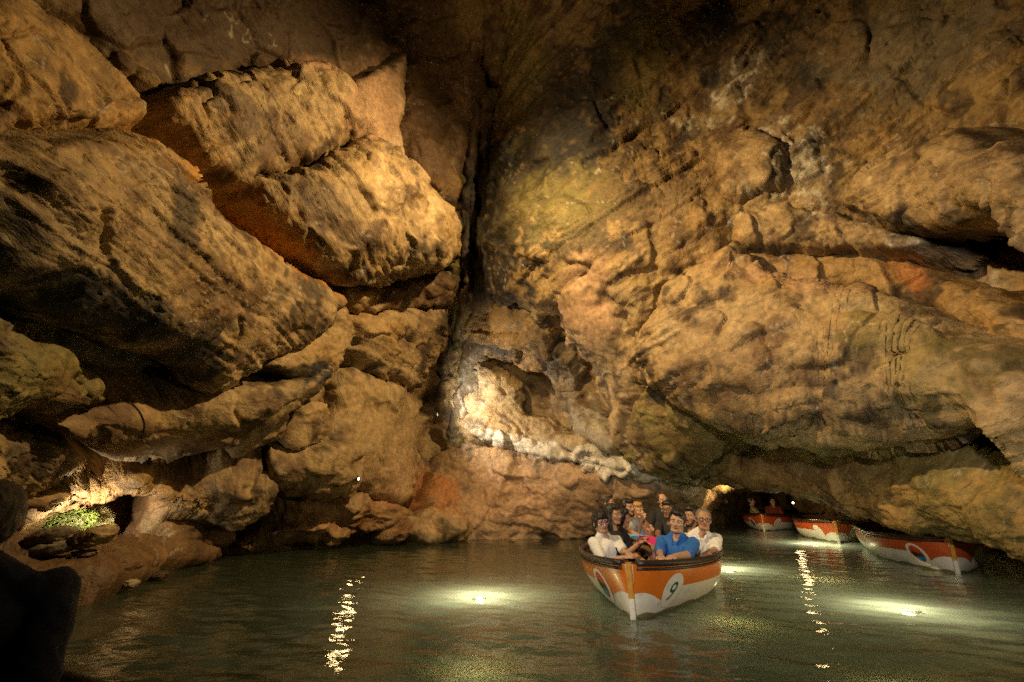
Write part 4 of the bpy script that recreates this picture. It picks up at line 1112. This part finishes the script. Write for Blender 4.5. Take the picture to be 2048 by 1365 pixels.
# towel
def towel():
    xs, ys = np.meshgrid(np.linspace(-.22, .22, 26), np.linspace(-.16, .16, 20))
    q = np.stack([xs.ravel(), ys.ravel(), np.zeros(xs.size)], -1).astype(np.float32)
    q[:, 2] = .05 * fbm(q * 9, 3, 4) - .25 * (xs.ravel() ** 2)
    return mesh_np('towel', q, grid_faces(*xs.shape)[:, ::-1])
for px, py, Y, m_, lb, rz in ((1289, 1076, 8.1, mat('towel_blue', (.12, .42, .75), .9), 'light blue towel on knees in the middle of boat 9', .3), (1303, 1080, 7.9, mat('towel_magenta', (.55, .02, .16), .9), 'magenta towel on knees in the middle of boat 9', -.4)):
    t = link('towel', towel(), m_); t.location = A(px, py, Y); t.rotation_euler = (.25, .1, rz); tag(t, lb, 'towel', 'towels in boat 9')
# ------------------------------------------------------------------ loose stones, moss, cable
def stone(px, py, Y, w, h, d, rot, label, base, seed, tilt=0.0):
    bm = bmesh.new(); bmesh.ops.create_icosphere(bm, subdivisions=5, radius=1)
    P = np.array([v.co[:] for v in bm.verts], np.float32); F = np.array([[v.index for v in f.verts] for f in bm.faces]); bm.free()
    P = np.sign(P) * np.abs(P) ** 0.8
    f1, _ = voronoi(P * 1.1 + seed, seed)
    P *= (1 + 0.16 * f1 + 0.10 * fbm(P * 1.3 + seed, 3, seed))[:, None]
    V = P * np.array([w, d, h], np.float32)
    V += (V / np.linalg.norm(V, axis=1, keepdims=True)) * (0.012 * fbm(V * 14, 3, seed))[:, None]
    col = rock_color(V + seed, np.full(len(V), -9999.0), np.full(len(V), -9999.0), base, 5)
    me = mesh_np('stone', V, F, col); bed_attr(me, V, 10)
    o = link('stone', me, MROCK); o.location = at(px, py, Y); o.rotation_euler = (0.1, rot, tilt)
    tag(o, label, 'stone', 'loose stones below the niche')
    return o
def pxm(n, Y): return n * Y / FPX / 2
for i, (px, py, Y, w, h, rot, lb, bs) in enumerate([
    (105, 1072, 6.45, 72, 30, -.15, 'rounded stone left of the niche lamp, upper of two', GRY), (106, 1098, 6.4, 76, 24, -.2, 'flat stone under the rounded stone by the niche lamp', GRY),
    (188, 1074, 6.5, 68, 34, -.3, 'pale egg shaped stone right of the niche lamp', TAN), (152, 1078, 6.5, 34, 24, -.5, 'small wedge stone between two stones by the niche lamp', GRY),
    (182, 1128, 7.0, 50, 22, -.45, 'narrow tilted slab stone below the egg shaped stone', GRY), (232, 1142, 7.0, 78, 44, -.55, 'large tilted wet stone at the water edge', BRN),
    (184, 1150, 6.8, 56, 40, -.6, 'brown stone leaning on the large wet stone', BRN), (46, 1120, 6.3, 62, 46, .2, 'broken brown stone left of the mud bank', BRN),
    (258, 1166, 7.0, 30, 14, .1, 'small flat stone at the waterline', GRY), (315, 1152, 7.9, 34, 14, -.1, 'low stone just above the waterline', BRN), (170, 1106, 6.5, 40, 10, .0, 'thin stone lying on the mud bank', GRY),
    (60, 1160, 6.3, 90, 34, .1, 'cracked brown stone behind the navy shirt', BRN)]):
    stone(px, py, Y, pxm(w, Y), pxm(h, Y), pxm(w, Y) * .8, rot, lb, bs, 300 + i * 3)
def moss():
    rng = np.random.RandomState(3); Vs = []; Fs = []; n = 0
    for k in range(1500):
        a = rng.rand() * 2 * np.pi; r = rng.rand() ** .5
        px, py = 145 + 56 * r * math.cos(a), 1042 + 22 * r * math.sin(a) - 6 * math.cos(a)
        edge = r > .6 or rng.rand() < .4
        if not edge:
            continue
        c = at(px, py, 7.82 + .3 * rng.rand())
        L = .02 + .035 * rng.rand(); d = rng.normal(size=3); d[1] -= .8; d /= np.linalg.norm(d); s = np.cross(d, rng.normal(size=3)); s /= np.linalg.norm(s)
        Vs += [c - s * L * .35, c + s * L * .35, c + d * L * 1.2]; Fs.append((n, n + 1, n + 2)); n += 3
    return mesh_np('moss', np.array(Vs), np.array(Fs), smooth=False)
o = link('moss', moss(), mat('moss_green', (0.17, 0.21, 0.03), 0.8, noise=.5, nscale=12))
tag(o, 'bright green moss around the lamp in the niche', 'moss', kind='stuff')
wr = rock('wet_rock', [(86,1060),(100,1038),(140,1022),(185,1024),(200,1040),(192,1062),(150,1072),(110,1070)], WL, off=0, depth=8.15, bulge=.18, edge=24, rough=.8, base=(.5,.47,.2), margin=10, back=.3, label='pale wet rock glowing behind the niche lamp')
pts = [at(x, y, 0) * 0 + at(x, y, float(depthY(x, y)) - 1.62 + .0 * y) for x, y in ((258,806),(268,812),(280,826),(288,845),(288,862),(283,876),(285,884),(292,883))]
c = link('cable', tube_mesh(catmull(pts + pts[::-1], 4)[:len(pts) * 4 - 4], .014, 8), MHOUS)
tag(c, 'thin black cable hanging over the lens shaped slab', 'cable')
